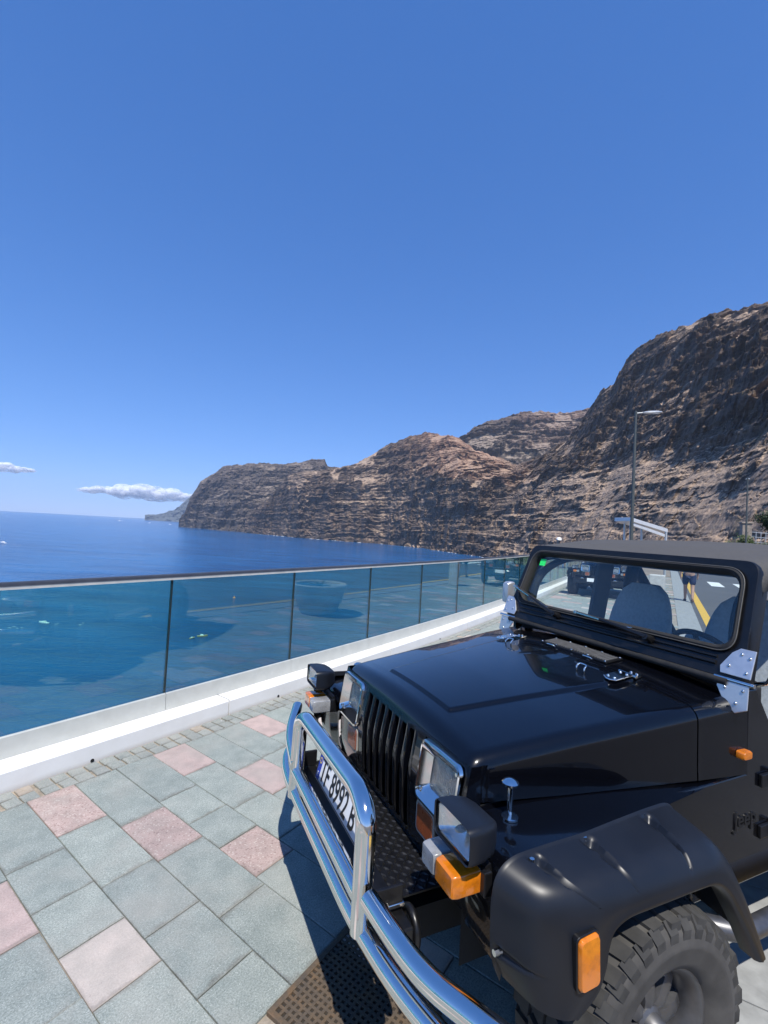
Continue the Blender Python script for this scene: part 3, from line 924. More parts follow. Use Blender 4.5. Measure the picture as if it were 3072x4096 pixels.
# small drain holes at the foot
m_black = simple('black_hole', (0.01, 0.01, 0.01), 0.9)
for s in (1.66, 3.38, 5.2, 6.9):
    mb = MB(); p = sn(s, -0.0, 0.012); q_ = sn(s, 0.004, 0.012)
    mb.tube([p, q_], 0.012, 14); mb.build('weep_hole', m_black, par)
bal = bpy.data.objects.new('glass_balustrade', None); col.objects.link(bal)
tag(bal, 'tinted glass balustrade with dark handrail above the sea', 'balustrade')
GJ = [2.286 + 1.42 * k for k in range(-5, 18)]
GB, GT, GN = 0.272, 1.215, -0.205
for i in range(len(GJ) - 1):
    a, b_ = GJ[i] + 0.007, GJ[i + 1] - 0.007
    mb = MB()
    p0, p1 = Vector(sn(a, GN)), Vector(sn(b_, GN))
    mb.bar((p0.x, p0.y, (GB + GT) / 2 - 0.01), (p1.x, p1.y, (GB + GT) / 2 - 0.01), 0.017, GT - GB + 0.05)
    mb.build('glass_panel', m_bal, bal)
    mb = MB(); p = sn(GJ[i], GN, 0)
    mb.box((p[0], p[1], (GB + GT) / 2), (0.0125, 0.019, GT - GB), Matrix.Rotation(TH, 3, 'Z'))
    mb.build('joint_seal', m_seal, bal)
    # shoe of the glass: one length of aluminium cover per panel
    mb = MB(); rows = []
    for s in np.linspace(GJ[i] + 0.0015, GJ[i + 1] - 0.0015, 3):
        rows.append([sn(s, n, z) for (n, z) in ((-0.168, KH + 0.0055), (-0.176, GB - 0.006), (-0.182, GB), (-0.193, GB), (-0.193, KH + 0.02), (-0.172, KH + 0.0055))])
    mb.grid(rows, closed_u=True); mb.build('base_cover', m_alu, bal, smooth=30)
for (nm, mt, prof) in (('handrail', m_rail, ((-0.175, GT + 0.010), (-0.178, GT + 0.028), (-0.19, GT + 0.035), (-0.22, GT + 0.035), (-0.232, GT + 0.028), (-0.235, GT + 0.010))),
                       ('rail_channel', m_railu, ((-0.178, GT - 0.012), (-0.178, GT + 0.0095), (-0.232, GT + 0.0095), (-0.232, GT - 0.012)))):
    mb = MB()
    mb.grid([[sn(s, n, z) for (n, z) in prof] for s in np.linspace(GJ[0], GJ[-1], 40)], closed_u=True)
    mb.build(nm, mt, bal, smooth=40)

# ------------------------------------------------------------ the black off-road car
def mat_paint(name, c, dust=0.10):
    m, t, b = newmat(name)
    b.inputs['Specular IOR Level'].default_value = 0.15
    b.inputs['Roughness'].default_value = 0.22
    b.inputs['Coat Weight'].default_value = 1.0
    b.inputs['Coat IOR'].default_value = 1.42
    b.inputs['Coat Roughness'].default_value = 0.02
    co = coord(t)
    f = noise(t, 26, 7, 0.72, co); g = noise(t, 2.2, 4, 0.55, co)
    geo = t.nodes.new('ShaderNodeNewGeometry'); sp = t.nodes.new('ShaderNodeSeparateXYZ'); t.links.new(geo.outputs['Position'], sp.inputs[0])
    # road dust: a thin film, thicker low down on the body
    low = math_(t, 'SUBTRACT', 1.0, sp.outputs['Z'])
    d = math_(t, 'MULTIPLY', math_(t, 'MULTIPLY', low, f), dust * 2.2)
    d2 = ramp(t, d, [(0.02, (0, 0, 0)), (0.35, (1, 1, 1))])
    cc = mixc(t, math_(t, 'MULTIPLY', d2, 0.30), c, (0.16, 0.135, 0.10))
    # fine specks of dust and stone chips
    sk = ramp(t, noise(t, 210, 3, 0.6, co), [(0.70, (0, 0, 0)), (0.78, (1, 1, 1))])
    cc = mixc(t, math_(t, 'MULTIPLY', sk, math_(t, 'MULTIPLY', g, 0.22)), cc, (0.16, 0.15, 0.14))
    t.links.new(cc, b.inputs['Base Color'])
    cr = ramp(t, math_(t, 'ADD', math_(t, 'MULTIPLY', d2, 0.35), math_(t, 'MULTIPLY', g, 0.03)), [(0.0, (0.012,) * 3), (0.5, (0.28,) * 3)])
    t.links.new(cr, b.inputs['Coat Roughness'])
    bn = t.nodes.new('ShaderNodeBump'); bn.inputs['Strength'].default_value = 0.05; bn.inputs['Distance'].default_value = 0.01
    t.links.new(g, bn.inputs['Height']); t.links.new(bn.outputs[0], b.inputs['Coat Normal'])
    return m
def mat_chrome(name, c=(0.80, 0.79, 0.76), rough=0.09, spots=True):
    m, t, b = newmat(name)
    b.inputs['Metallic'].default_value = 1.0
    co = coord(t)
    f = noise(t, 55, 6, 0.7, co); g = noise(t, 7, 4, 0.6, co)
    pit = ramp(t, f, [(0.66, (0, 0, 0)), (0.76, (1, 1, 1))])
    pit = math_(t, 'MULTIPLY', pit, ramp(t, g, [(0.42, (0, 0, 0)), (0.6, (1, 1, 1))]))
    if spots:
        cc = mixc(t, math_(t, 'MULTIPLY', pit, 0.6), c, (0.30, 0.22, 0.14))
        t.links.new(cc, b.inputs['Base Color'])
    else:
        b.inputs['Base Color'].default_value = (*c, 1)
    t.links.new(ramp(t, math_(t, 'ADD', math_(t, 'MULTIPLY', g, 0.35), math_(t, 'MULTIPLY', pit, 0.6)), [(0.1, (rough * 0.6,) * 3), (0.9, (rough * 4.0,) * 3)]), b.inputs['Roughness'])
    return m
def mat_lens(name, c, tr=0.6, rough=0.12, ribs=None):
    m, t, b = newmat(name)
    gr = noise(t, 24, 6, 0.65, coord(t))
    t.links.new(ramp(t, gr, [(0.30, tuple(x * 0.62 for x in c)), (0.55, c)]), b.inputs['Base Color'])
    t.links.new(ramp(t, gr, [(0.3, (min(1, rough * 2.4),) * 3), (0.6, (rough,) * 3)]), b.inputs['Roughness'])
    b.inputs['Coat Weight'].default_value = 0.6
    b.inputs['Transmission Weight'].default_value = tr
    if ribs:
        wv = t.nodes.new('ShaderNodeTexWave'); wv.inputs['Scale'].default_value = ribs
        wv.bands_direction = 'Y'
        t.links.new(coord(t), wv.inputs[0]); bump(t, b, wv.outputs['Fac'], 0.6, 0.003)
    else:
        bump(t, b, noise(t, 120, 3, 0.5, coord(t)), 0.15, 0.002)
    return m
M_PAINT = mat_paint('black_car_paint', (0.0018, 0.0022, 0.004))
M_CHROME = mat_chrome('chrome')
M_STEEL = mat_chrome('brushed_steel', (0.80, 0.80, 0.79), 0.22, False)
M_FLARE = simple('matt_black_plastic', (0.008, 0.010, 0.015), 0.40, var=0.10, scale=6, bmp=0.0, spec=0.4)
M_RUB = simple('black_rubber', (0.014, 0.0135, 0.013), 0.75, var=0.4, scale=25, bmp=0.15)
M_BLK = simple('satin_black_steel', (0.006, 0.006, 0.007), 0.36, var=0.3, scale=30)
M_DARK = simple('dark_underbody', (0.012, 0.012, 0.012), 0.8, var=0.4, scale=12)
M_AMB = mat_lens('amber_lens', (0.95, 0.27, 0.012), 0.35)
M_AMBD = mat_lens('faded_amber_lens', (0.42, 0.10, 0.03), 0.2, 0.25)
M_CLR = mat_lens('clear_plastic_lens', (0.50, 0.51, 0.52), 0.45, 0.15)
M_HLENS = mat_lens('ribbed_headlamp_lens', (0.62, 0.63, 0.60), 0.65, 0.08, ribs=42)
M_LGLASS = mat_glass('lamp_glass', (0.93, 0.94, 0.94))
M_REFL = simple('lamp_reflector', (0.75, 0.75, 0.74), 0.24, metal=1.0, var=0.05)
M_PLATE = simple('plate_white', (0.92, 0.92, 0.91), 0.45, var=0.05, scale=8)
M_PBLK = simple('plate_black', (0.015, 0.015, 0.018), 0.5)
M_PBLU = simple('plate_blue', (0.02, 0.06, 0.42), 0.45)
M_WGLASS = mat_glass('windscreen_glass', (0.90, 0.955, 0.95))
M_SEAT = simple('blue_grey_seat_cloth', (0.40, 0.45, 0.49), 0.95, var=0.15, scale=60, bmp=0.3)
M_TOP = simple('faded_black_canvas', (0.072, 0.069, 0.066), 0.92, var=0.18, scale=90, bmp=0.35)
M_RIM = simple('grey_alloy', (0.13, 0.13, 0.135), 0.42, metal=0.7, var=0.2, scale=18)
M_TYRE = simple('tyre_rubber', (0.036, 0.035, 0.033), 0.88, var=0.5, scale=14, bmp=0.25)
M_TYREW = simple('dusty_tyre_rubber', (0.060, 0.057, 0.053), 0.92, var=0.35, scale=10, bmp=0.2)
M_GREEN = simple('green_sticker', (0.03, 0.85, 0.15), 0.5, var=0.25, scale=120)
M_SLAT = simple('worn_grey_slat', (0.15, 0.15, 0.15), 0.4, metal=0.3, var=0.2)
M_HINGE = simple('satin_steel_plate', (0.66, 0.66, 0.66), 0.36, metal=0.75, var=0.08, scale=25)
M_SCREW = mat_chrome('screw_head', (0.75, 0.75, 0.73), 0.15, False)

def text_mesh(body, size, extrude=0.001, bold=0.0):
    cu = bpy.data.curves.new('t', 'FONT'); cu.body = body; cu.size = size; cu.extrude = extrude; cu.offset = bold
    cu.align_x = 'CENTER'; cu.align_y = 'CENTER'; cu.resolution_u = 4
    o = bpy.data.objects.new('t', cu); col.objects.link(o)
    dg = bpy.context.evaluated_depsgraph_get()
    me = bpy.data.meshes.new_from_object(o.evaluated_get(dg))
    bpy.data.objects.remove(o); bpy.data.curves.remove(cu)
    return me

def ip(x, t):
    return float(np.interp(x, [a for a, b in t], [b for a, b in t]))
def sstep(a, b, x):
    t = min(1, max(0, (x - a) / (b - a))); return t * t * (3 - 2 * t)

def smooth_path(pts, n, closed=False):
    P = [Vector(p) for p in pts]; out = []
    m = len(P) - 1
    for i in range(n):
        t = i / (n - 1) * m; k = min(int(t), m - 1); f = t - k
        p0, p1, p2, p3 = P[max(k - 1, 0)], P[k], P[k + 1], P[min(k + 2, m)]
        out.append(0.5 * ((2 * p1) + (p2 - p0) * f + (2 * p0 - 5 * p1 + 4 * p2 - p3) * f * f + (3 * p1 - p0 - 3 * p2 + p3) * f ** 3))
    return out

def fillet(pts, r, n=6):
    """polyline with rounded bends"""
    P = [Vector(p) for p in pts]; out = [P[0]]
    for i in range(1, len(P) - 1):
        a = (P[i - 1] - P[i]); b = (P[i + 1] - P[i]); rr = min(r, a.length * .48, b.length * .48)
        p0, p2 = P[i] + a.normalized() * rr, P[i] + b.normalized() * rr
        for k in range(n + 1):
            t = k / n; out.append(p0 * (1 - t) ** 2 + P[i] * 2 * t * (1 - t) + p2 * t * t)
    out.append(P[-1]); return out

# --- shape of the bonnet
HZ = [(-0.80, 1.168), (-0.55, 1.143), (-0.30, 1.115), (0.0, 1.083), (0.306, 1.045), (0.36, 1.037), (0.43, 1.027)]
def hw(x): return 0.552 + (0.42 - x) * 0.127
def bonnet_row(x, drop=0.0, bulge=True, zs=None, ww=None, flat=0.035):
    w_ = hw(x) if ww is None else ww; r = 0.055
    pts = []
    zb = zs if zs is not None else ip(x, [(-0.8, 0.84), (0.0, 0.856), (0.42, 0.872)])
    def zt(y):
        z = ip(x, HZ) - flat * (y / w_) ** 2 - drop
        if bulge:
            yr = ip(x, [(-0.55, 0.40), (0.306, 0.262)])
            z += 0.011 * (1 - sstep(yr - 0.004, yr + 0.010, abs(y))) * (1 - sstep(0.298, 0.312, x))
        return z
    ys = np.linspace(-(w_ - r), w_ - r, 175)
    zc = zt(w_ - r) - r
    left = [(x, -w_ - 0.006, zb)] + [(x, -w_ - 0.004 * (1 - k / 4), zb + (zc - zb) * k / 4) for k in range(1, 4)]
    arcL = [(x, -(w_ - r) - r * math.cos(a), zc + r * math.sin(a)) for a in np.linspace(0, math.pi / 2, 8)][:-1]
    top = [(x, y, zt(y)) for y in ys]
    arcR = [(x, -p[1], p[2]) for p in reversed(arcL)]
    right = [(x, -p[1], p[2]) for p in reversed(left)]
    return left + arcL + top + arcR + right

def gx(z):   # front face of the grille
    return ip(z, [(0.52, 0.408), (0.58, 0.425), (0.63, 0.438), (0.80, 0.446), (0.83, 0.445), (0.99, 0.416)])

def make_car(name, label, loc, yaw, front=True):
    car = thing(name, label, 'car', (loc[0], loc[1], 0), yaw)
    # bonnet
    rows = [bonnet_row(x) for x in list(np.linspace(-0.535, 0.27, 42)) + list(np.linspace(0.275, 0.35, 34))]
    for ph in np.linspace(10, 82, 8):
        rows.append(bonnet_row(0.355 + 0.064 * math.sin(R(ph)), 0.055 * (1 - math.cos(R(ph)))))
    mb = MB().grid(rows); bon = mb.build('bonnet', M_PAINT, car, smooth=40)
    # scuttle between bonnet and windscreen
    rows = [bonnet_row(x, bulge=False, ww=ip(x, [(-0.80, 0.702), (-0.545, 0.676)])) for x in np.linspace(-0.800, -0.5385, 14)]
    mb = MB().grid(rows); mb.build('scuttle', M_PAINT, car, smooth=40)
    # engine bay filler and bulkhead
    mb = MB(); mb.box((-0.08, 0, 0.72), (0.80, 0.98, 0.44)); mb.box((-0.66, 0, 0.77), (0.20, 1.24, 0.66)); mb.build('engine_bay', M_DARK, car)
    # grille
    mb = MB()
    def strip(y0, y1, z0, z1, ny=2, nz=8, dx=0.0):
        mb.grid([[(gx(z) + dx - 0.10 * max(0, (abs(y) - 0.50)) ** 1.2 * 3, y, z) for y in np.linspace(y0, y1, ny)] for z in np.linspace(z0, z1, nz)])
    for sg in (-1, 1):
        a, b = (0.236, 0.562)
        strip(sg * a, sg * 0.292, 0.53, 0.985)
        strip(sg * 0.292, sg * 0.538, 0.53, 0.772, 6)
        strip(sg * 0.292, sg * 0.538, 0.972, 0.985, 6, 3)
        strip(sg * 0.538, sg * b, 0.53, 0.985, 3)
        mb.grid([[(gx(z) - 0.008 + dx, sg * (b + dy), z) for (dx, dy) in ((0, 0), (-0.02, 0.004), (-0.06, 0.004))] for z in np.linspace(0.53, 0.985, 8)])
    strip(-0.236, 0.236, 0.53, 0.598, 6, 5); strip(-0.236, 0.236, 0.958, 0.985, 6, 3)
    mb.build('grille_panel', M_PAINT, car, smooth=40)
    mb = MB(); mb.box((0.372, 0, 0.76), (0.02, 1.06, 0.46)); mb.build('radiator', M_DARK, car)
    n_slot, sw, bw = 7, 0.0405, 0.0260
    for i in range(n_slot + 1):
        y = -0.236 - bw / 2 + 0.007 + i * (sw + bw)
        rows = []
        for z in np.linspace(0.585, 0.965, 16):
            e = 0.0045 * (max(0, 1 - (z - 0.585) / 0.03) ** 2 + max(0, 1 - (0.965 - z) / 0.03) ** 2)
            h_ = bw / 2 + e
            rows.append([(gx(z) - 0.045, y - h_, z), (gx(z) - 0.008, y - h_, z), (gx(z) - 0.001, y - h_ * 0.75, z), (gx(z) + 0.002, y, z), (gx(z) - 0.001, y + h_ * 0.75, z), (gx(z) - 0.008, y + h_, z), (gx(z) - 0.045, y + h_, z)])
        MB().grid(rows).build('grille_bar', M_PAINT, car, smooth=40)
    for sg in (-1, 1):
        # headlamp: chrome surround, sloping bezel, ribbed glass
        hl = bpy.data.objects.new('headlight', None); col.objects.link(hl); hl.parent = car
        yc, zc = 0.415 * sg, 0.872
        tilt = math.atan2(gx(0.96) - gx(0.785), 0.175)
        def hp(u, v, d): return (gx(0.872) + d + math.tan(tilt) * v, yc + u, zc + v)
        lo = rrect(0.250, 0.204, 0.030); l1 = rrect(0.232, 0.186, 0.026); l2 = rrect(0.168, 0.116, 0.016)
        mb = MB()
        mb.grid([[hp(u, v, -0.004) for u, v in lo], [hp(u * .99, v * .99, 0.009) for u, v in lo], [hp(u, v, 0.010) for u, v in l1],
                 [hp(u, v - 0.004, -0.026) for u, v in l2], [hp(u, v - 0.004, -0.05) for u, v in l2]], closed_u=True)
        mb.build('bezel', M_CHROME, hl, smooth=35)
        mb = MB()
        rows = []
        for q_ in (1.0, 0.9, 0.6, 0.3, 0.02):
            rows.append([hp(u * q_, (v - 0.004) * q_, -0.030 + 0.010 * (1 - q_ ** 2)) for u, v in l2])
        mb.grid(rows, closed_u=True, cap=True); mb.build('lamp_glass', M_HLENS, hl, smooth=True)
        mb = MB(); mb.add([hp(u * .98, v * .98 - .004, -0.046) for u, v in l2], [tuple(range(len(l2)))]); mb.build('reflector', M_REFL, hl)
        mb = MB(); mb.add([hp(-0.07, 0.063, -0.012), hp(0.07, 0.063, -0.012), hp(0.072, 0.077, 0.0), hp(-0.072, 0.077, 0.0)], [(0, 1, 2, 3)])
        mb.build('bezel_slot', M_BLK, hl)
        for (u, v) in ((-0.10, -0.07), (0.10, 0.07)):
            mb = MB(); mb.cyl(hp(u, v, -0.004), hp(u, v, 0.006), 0.006, 10); mb.build('screw', M_SCREW, hl)
        # small amber lamp below it
        pk = bpy.data.objects.new('parking_lamp', None); col.objects.link(pk); pk.parent = car
        def pp(u, v, d): return (gx(0.703) + d, sg * 0.357 + u, 0.703 + v)
        mb = MB(); mb.ring([pp(u, v, -0.002) for u, v in rrect(0.124, 0.110, 0.018)], [pp(u, v, -0.002) for u, v in rrect(0.108, 0.094, 0.014)], (0.007, 0, 0))
        mb.build('lamp_gasket', simple('grey_gasket', (0.36, 0.34, 0.30), 0.7) if sg < 0 else bpy.data.materials['grey_gasket'], pk)
        mb = MB(); mb.prism([pp(u, v, -0.004) for u, v in rrect(0.1075, 0.0935, 0.014)], (0.012, 0, 0)); mb.build('amber_glass', M_AMBD, pk, bevel=0.003)
    # wings, one each side
    for sg in (-1, 1):
        prof = [(-0.62, 0.838), (-0.45, 0.842), (-0.30, 0.846), (0.0, 0.853), (0.28, 0.857), (0.38, 0.855), (0.435, 0.840), (0.462, 0.80), (0.470, 0.72), (0.462, 0.62), (0.445, 0.56)]
        pa = smooth_path([(x, 0, z) for x, z in prof], 44)
        rows = []
        for p in pa:
            yo = ip(p.x, [(-0.56, 0.70), (0.0, 0.775), (0.30, 0.80), (0.47, 0.80)])
            yi = 0.545
            inn = -0.0 if p.z > 0.8 else -0.02
            rows.append([(p.x + (inn if y < 0.6 else 0), sg * y, p.z - (0.012 * ((y - yi) / (yo - yi)) ** 3 if p.x < 0.42 else 0)) for y in np.linspace(yi, yo, 8)] )
        mb = MB().grid(rows)
        mb.build('wing', M_PAINT, car, smooth=40)
        # inner wing wall down to the frame
        mb = MB(); mb.grid([[(x, sg * 0.56, 0.86), (x, sg * 0.56, 0.38)] for x in np.linspace(-0.56, 0.42, 8)]); mb.build('inner_wing', M_DARK, car)
        # flare
        inn = [(0.470, 0.585), (0.503, 0.66), (0.512, 0.76), (0.505, 0.835), (0.455, 0.874), (0.34, 0.877), (0.18, 0.872), (0.0, 0.868), (-0.16, 0.862), (-0.255, 0.850), (-0.325, 0.80), (-0.395, 0.70), (-0.455, 0.58), (-0.505, 0.45)]
        out = [(0.355, 0.560), (0.290, 0.600), (0.262, 0.650), (0.252, 0.700), (0.232, 0.738), (0.18, 0.758), (0.10, 0.760), (0.0, 0.759), (-0.12, 0.757), (-0.20, 0.748), (-0.265, 0.705), (-0.335, 0.615), (-0.390, 0.535), (-0.445, 0.445)]
        N = 260
        I = smooth_path([(x, 0, z) for x, z in inn], N); E = smooth_path([(x, 0, z) for x, z in out], N)
        rows = []
        nv = 34
        for i in range(N):
            row = []
            yin = ip(I[i].x, [(-0.5, 0.70), (-0.25, 0.752), (0.18, 0.798), (0.50, 0.815)])
            yout = 0.952
            # rolled inner bead
            row.append((I[i].x, sg * (yin - 0.004), I[i].z - 0.02))
            for j in range(nv):
                v_ = j / (nv - 1)
                f = 0.34 * v_ + 0.66 * v_ ** 7
                p = I[i] + (E[i] - I[i]) * f
                y = yin + (yout - yin) * min(1.0, v_ / 0.94 - 0.02 * v_ ** 9)
                h_ = 0
                for (xc, w0) in ((0.395, 0.021), (0.185, 0.021), (-0.105, 0.021)):
                    w_ = w0 * (1.1 - v_ * 1.1)
                    if w_ > 0.002 and 0.06 < v_ < 0.90 and I[i].z > 0.84 and I[i].x > -0.27:
                        q_ = abs(I[i].x - xc) / w_
                        if q_ < 1: h_ = max(h_, (math.cos(q_ * math.pi / 2)) ** 0.55 * 0.030 * min(1, (v_ - 0.06) * 14) * (1 - v_ * 0.8))
                if I[i].x > 0.46 and I[i].z < 0.80:
                    zg = 0.665 - 0.01 * v_; w_ = 0.018 * (1.1 - v_ * 1.3)
                    if w_ > 0.001 and 0.06 < v_ < 0.85:
                        q_ = abs(p.z - zg) / w_
                        if q_ < 1: row_dx = 0.016 * math.cos(q_ * math.pi / 2) * (1 - v_); p = p - Vector((row_dx, 0, 0))
                bead = 0.004 if j == 0 else 0
                row.append((p.x, sg * y, p.z - h_ + bead))
            c_ = Vector((-0.02, 0, 0.36)); dd = (c_ - E[i]).normalized()
            for (a_, b_) in ((0.006, 0.002), (0.016, -0.004), (0.022, -0.016), (0.018, -0.06)):
                q_ = E[i] + dd * a_; row.append((q_.x, sg * (yout + b_), q_.z))
            rows.append(row)
        mb = MB().grid(rows)
        fl = mb.build('wheel_arch_flare', M_FLARE, car, smooth=60)
        for (bx, by, bz) in ((0.396, 0.828, 0.868), (0.182, 0.806, 0.866), (-0.108, 0.776, 0.858)):
            mb = MB(); mb.cyl((bx, sg * by, bz - 0.012), (bx, sg * by, bz + 0.004), 0.0065, 10); mb.build('flare_bolt', M_SCREW, fl)
        mb = MB(); mb.cyl((0.49, sg * 0.832, 0.668), (0.512, sg * 0.832, 0.668), 0.008, 10); mb.build('flare_bolt', M_SCREW, fl)
        # amber side lamp on the corner of the flare
        sl = bpy.data.objects.new('side_lamp', None); col.objects.link(sl); sl.parent = car
        q4 = [(0.362, 0.752), (0.297, 0.757), (0.289, 0.632), (0.355, 0.628)]
        def side(loop, y0, dy): return [(x, sg * y0, z) for x, z in loop], (0, sg * dy, 0)
        lp = rquad(q4, 0.014); cxm = sum(p[0] for p in lp) / len(lp); czm = sum(p[1] for p in lp) / len(lp)
        rows = [[(x, sg * 0.925, z) for x, z in lp], [(x, sg * 0.962, z) for x, z in lp], [(cxm + (x - cxm) * .9, sg * 0.967, czm + (z - czm) * .94) for x, z in lp], [(cxm + (x - cxm) * .1, sg * 0.968, czm + (z - czm) * .1) for x, z in lp]]
        MB().grid(rows, closed_u=True, cap=True).build('side_lamp_glass', M_AMB, sl, smooth=40)
        lq = [(cxm + (x - cxm) * 1.16, czm + (z - czm) * 1.09) for x, z in lp]
        MB().ring([(x, sg * 0.925, z) for x, z in lq], [(x, sg * 0.925, z) for x, z in lp], (0, sg * 0.033, 0)).build('side_lamp_gasket', M_BLK, sl, bevel=0.004)
        # bonnet catch
        bc = bpy.data.objects.new('bonnet_catch', None); col.objects.link(bc); bc.parent = car
        y = sg * 0.640; x = 0.318
        mb = MB(); mb.lathe([(0.004, 0.0), (0.024, 0.002), (0.026, 0.009), (0.016, 0.017), (0.004, 0.020)], 18, c=(x, y, 0.955)); mb.build('catch_head', M_CHROME, bc, smooth=40)
        mb = MB(); mb.tube([(x, y, 0.958), (x, y, 0.89), (x - 0.002, y + sg * 0.004, 0.862)], [0.0085, 0.0085, 0.004], 12); mb.build('catch_rod', M_CHROME, bc, smooth=40)
        mb = MB(); mb.lathe([(0.0, 0.0), (0.026, 0.0), (0.026, 0.006), (0.008, 0.009)], 16, c=(x, y + sg * 0.004, 0.857)); mb.build('catch_base', M_CHROME, bc, smooth=40)
        # windscreen hinge plates
        wh = bpy.data.objects.new('windscreen_hinge', None); col.objects.link(wh); wh.parent = car
        def wp(y, z, d): return (-0.7745 - (z - 1.19) * 0.367 + d, sg * y, z + d * 0.35)
        upv = [(0.622, 1.232), (0.655, 1.290), (0.682, 1.312), (0.738, 1.312), (0.738, 1.206), (0.628, 1.206)]
        mb = MB(); mb.prism([wp(y, z, 0.0305) for y, z in upv], (0.006, 0, 0.002)); mb.build('upper_plate', M_HINGE, wh, bevel=0.002)
        lov = [(0.624, 1.192), (0.738, 1.192), (0.742, 1.105), (0.700, 1.082), (0.655, 1.115), (0.624, 1.165)]
        mb = MB(); mb.prism([(-0.742 + (1.192 - z) * 0.18, sg * y, z) for y, z in lov], (0.006, 0, 0.001)); mb.build('lower_plate', M_HINGE, wh, bevel=0.002)
        mb = MB(); mb.cyl((-0.742, sg * 0.61, 1.199), (-0.742, sg * 0.755, 1.199), 0.0085, 12); mb.build('hinge_pin', M_CHROME, wh, smooth=40)
        for (y, z) in ((0.655, 1.238), (0.720, 1.225), (0.692, 1.290), (0.722, 1.280)):
            mb = MB(); p = wp(y, z, 0.037); mb.ell(p, (0.005, 0.0065, 0.0065), 10, 6); mb.build('hinge_screw', M_SCREW, wh, smooth=True)
        for (y, z) in ((0.655, 1.168), (0.720, 1.172), (0.700, 1.120)):
            mb = MB(); mb.ell((-0.735 + (1.192 - z) * 0.18, sg * y, z), (0.005, 0.0065, 0.0065), 10, 6); mb.build('hinge_screw', M_SCREW, wh, smooth=True)
        # bonnet hinges
        bh = bpy.data.objects.new('bonnet_hinge', None); col.objects.link(bh); bh.parent = car
        z0 = ip(-0.5, HZ) - 0.035 * (0.36 / 0.67) ** 2 + 0.004
        sl_ = 0.115
        def hx(x, y, d): return (x, sg * y, ip(x, HZ) - 0.035 * (y / 0.67) ** 2 + 0.0 + d)
        mb = MB(); mb.prism([hx(x, y, 0.018) for x, y in ((-0.415, 0.36), (-0.43, 0.335), (-0.535, 0.335), (-0.535, 0.40), (-0.43, 0.40), (-0.415, 0.38))], (0, 0, 0.006)); mb.build('front_leaf', M_CHROME, bh, bevel=0.002)
        mb = MB(); mb.prism([hx(x, y, 0.004) for x, y in ((-0.548, 0.33), (-0.60, 0.34), (-0.60, 0.395), (-0.548, 0.405))], (0, 0, 0.008)); mb.build('rear_leaf', M_CHROME, bh, bevel=0.002)
        mb = MB(); mb.cyl(hx(-0.541, 0.325, 0.016), hx(-0.541, 0.41, 0.016), 0.007, 10); mb.build('hinge_pin', M_CHROME, bh, smooth=40)
        for (x, y) in ((-0.44, 0.352), (-0.44, 0.384), (-0.515, 0.352), (-0.515, 0.384), (-0.58, 0.355), (-0.58, 0.382)):
            mb = MB(); mb.ell(hx(x, y, 0.025 if x > -0.54 else 0.013), (0.007, 0.007, 0.005), 10, 6); mb.build('hinge_screw', M_SCREW, bh, smooth=True)
        # footman loop
        fo = [hx(-0.39, 0.225, 0.012), hx(-0.39, 0.225, 0.034), hx(-0.41, 0.225, 0.042), hx(-0.41, 0.265, 0.042), hx(-0.39, 0.268, 0.034), hx(-0.39, 0.268, 0.012)]
        mb = MB(); mb.tube(fillet(fo, 0.008, 3), 0.0038, 8); mb.build('tie_down_loop', M_CHROME, bon, smooth=True)
        # wing-end lamps on the front of the wing
        dl = bpy.data.objects.new('driving_lamp', None); col.objects.link(dl); dl.parent = car
        yl, zl = sg * 0.694, 0.899
        lo = rrect(0.178, 0.096, 0.018)
        rows = []
        for (d, k, kz) in ((0.562, 0.97, 0.95), (0.566, 1.0, 1.0), (0.552, 1.03, 1.03), (0.515, 1.0, 1.02), (0.475, 0.86, 0.90), (0.452, 0.62, 0.66), (0.446, 0.2, 0.2)):
            rows.append([(d, yl + u * k, zl + v * kz) for u, v in lo])
        MB().grid(rows, closed_u=True, cap=True).build('lamp_housing', M_FLARE, dl, smooth=30)
        li = rrect(0.160, 0.078, 0.012)
        rows = [[(0.559, yl + u, zl + v) for u, v in li]] + [[(0.563 + 0.010 * (1 - q_ ** 2), yl + u * q_, zl + v * q_) for u, v in li] for q_ in (0.96, 0.7, 0.4, 0.02)]
        MB().grid(rows, closed_u=True, cap=True).build('lamp_glass', M_LGLASS, dl, smooth=True)
        rows = [[(0.556 - 0.045 * (1 - q_ ** 2), yl + u * q_, zl + v * q_) for u, v in li] for q_ in (0.99, 0.85, 0.65, 0.4, 0.2, 0.03)]
        MB().grid(rows, closed_u=True, cap=True).build('reflector', M_REFL, dl, smooth=True)
        mb = MB(); mb.ell((0.530, yl, zl), (0.022, 0.011, 0.011)); mb.build('bulb', M_CLR, dl, smooth=True)
        mb = MB(); mb.box((0.50, yl, 0.842), (0.045, 0.05, 0.03)); mb.build('lamp_foot', M_BLK, dl, bevel=0.003)
        # indicator below: white half inboard, amber half outboard
        it = bpy.data.objects.new('indicator_lamp', None); col.objects.link(it); it.parent = car
        def blk(y0, y1, nm, mt):
            lp_ = rrect(y1 - y0, 0.062, 0.006, 3); ym = (y0 + y1) / 2
            rows = [[(d, sg * (ym + u * k), 0.777 + v * k) for u, v in lp_] for (d, k) in ((0.492, 1.0), (0.565, 1.0), (0.580, 0.94), (0.584, 0.86), (0.585, 0.1))]
            MB().grid(rows, closed_u=True, cap=True).build(nm, mt, it, smooth=30)
        blk(0.574, 0.647, 'clear_half', M_CLR); blk(0.648, 0.742, 'amber_half', M_AMB)
        mb = MB(); mb.box((0.481, sg * 0.667, 0.777), (0.026, 0.188, 0.066)); mb.build('lamp_base', M_BLK, it, bevel=0.004)
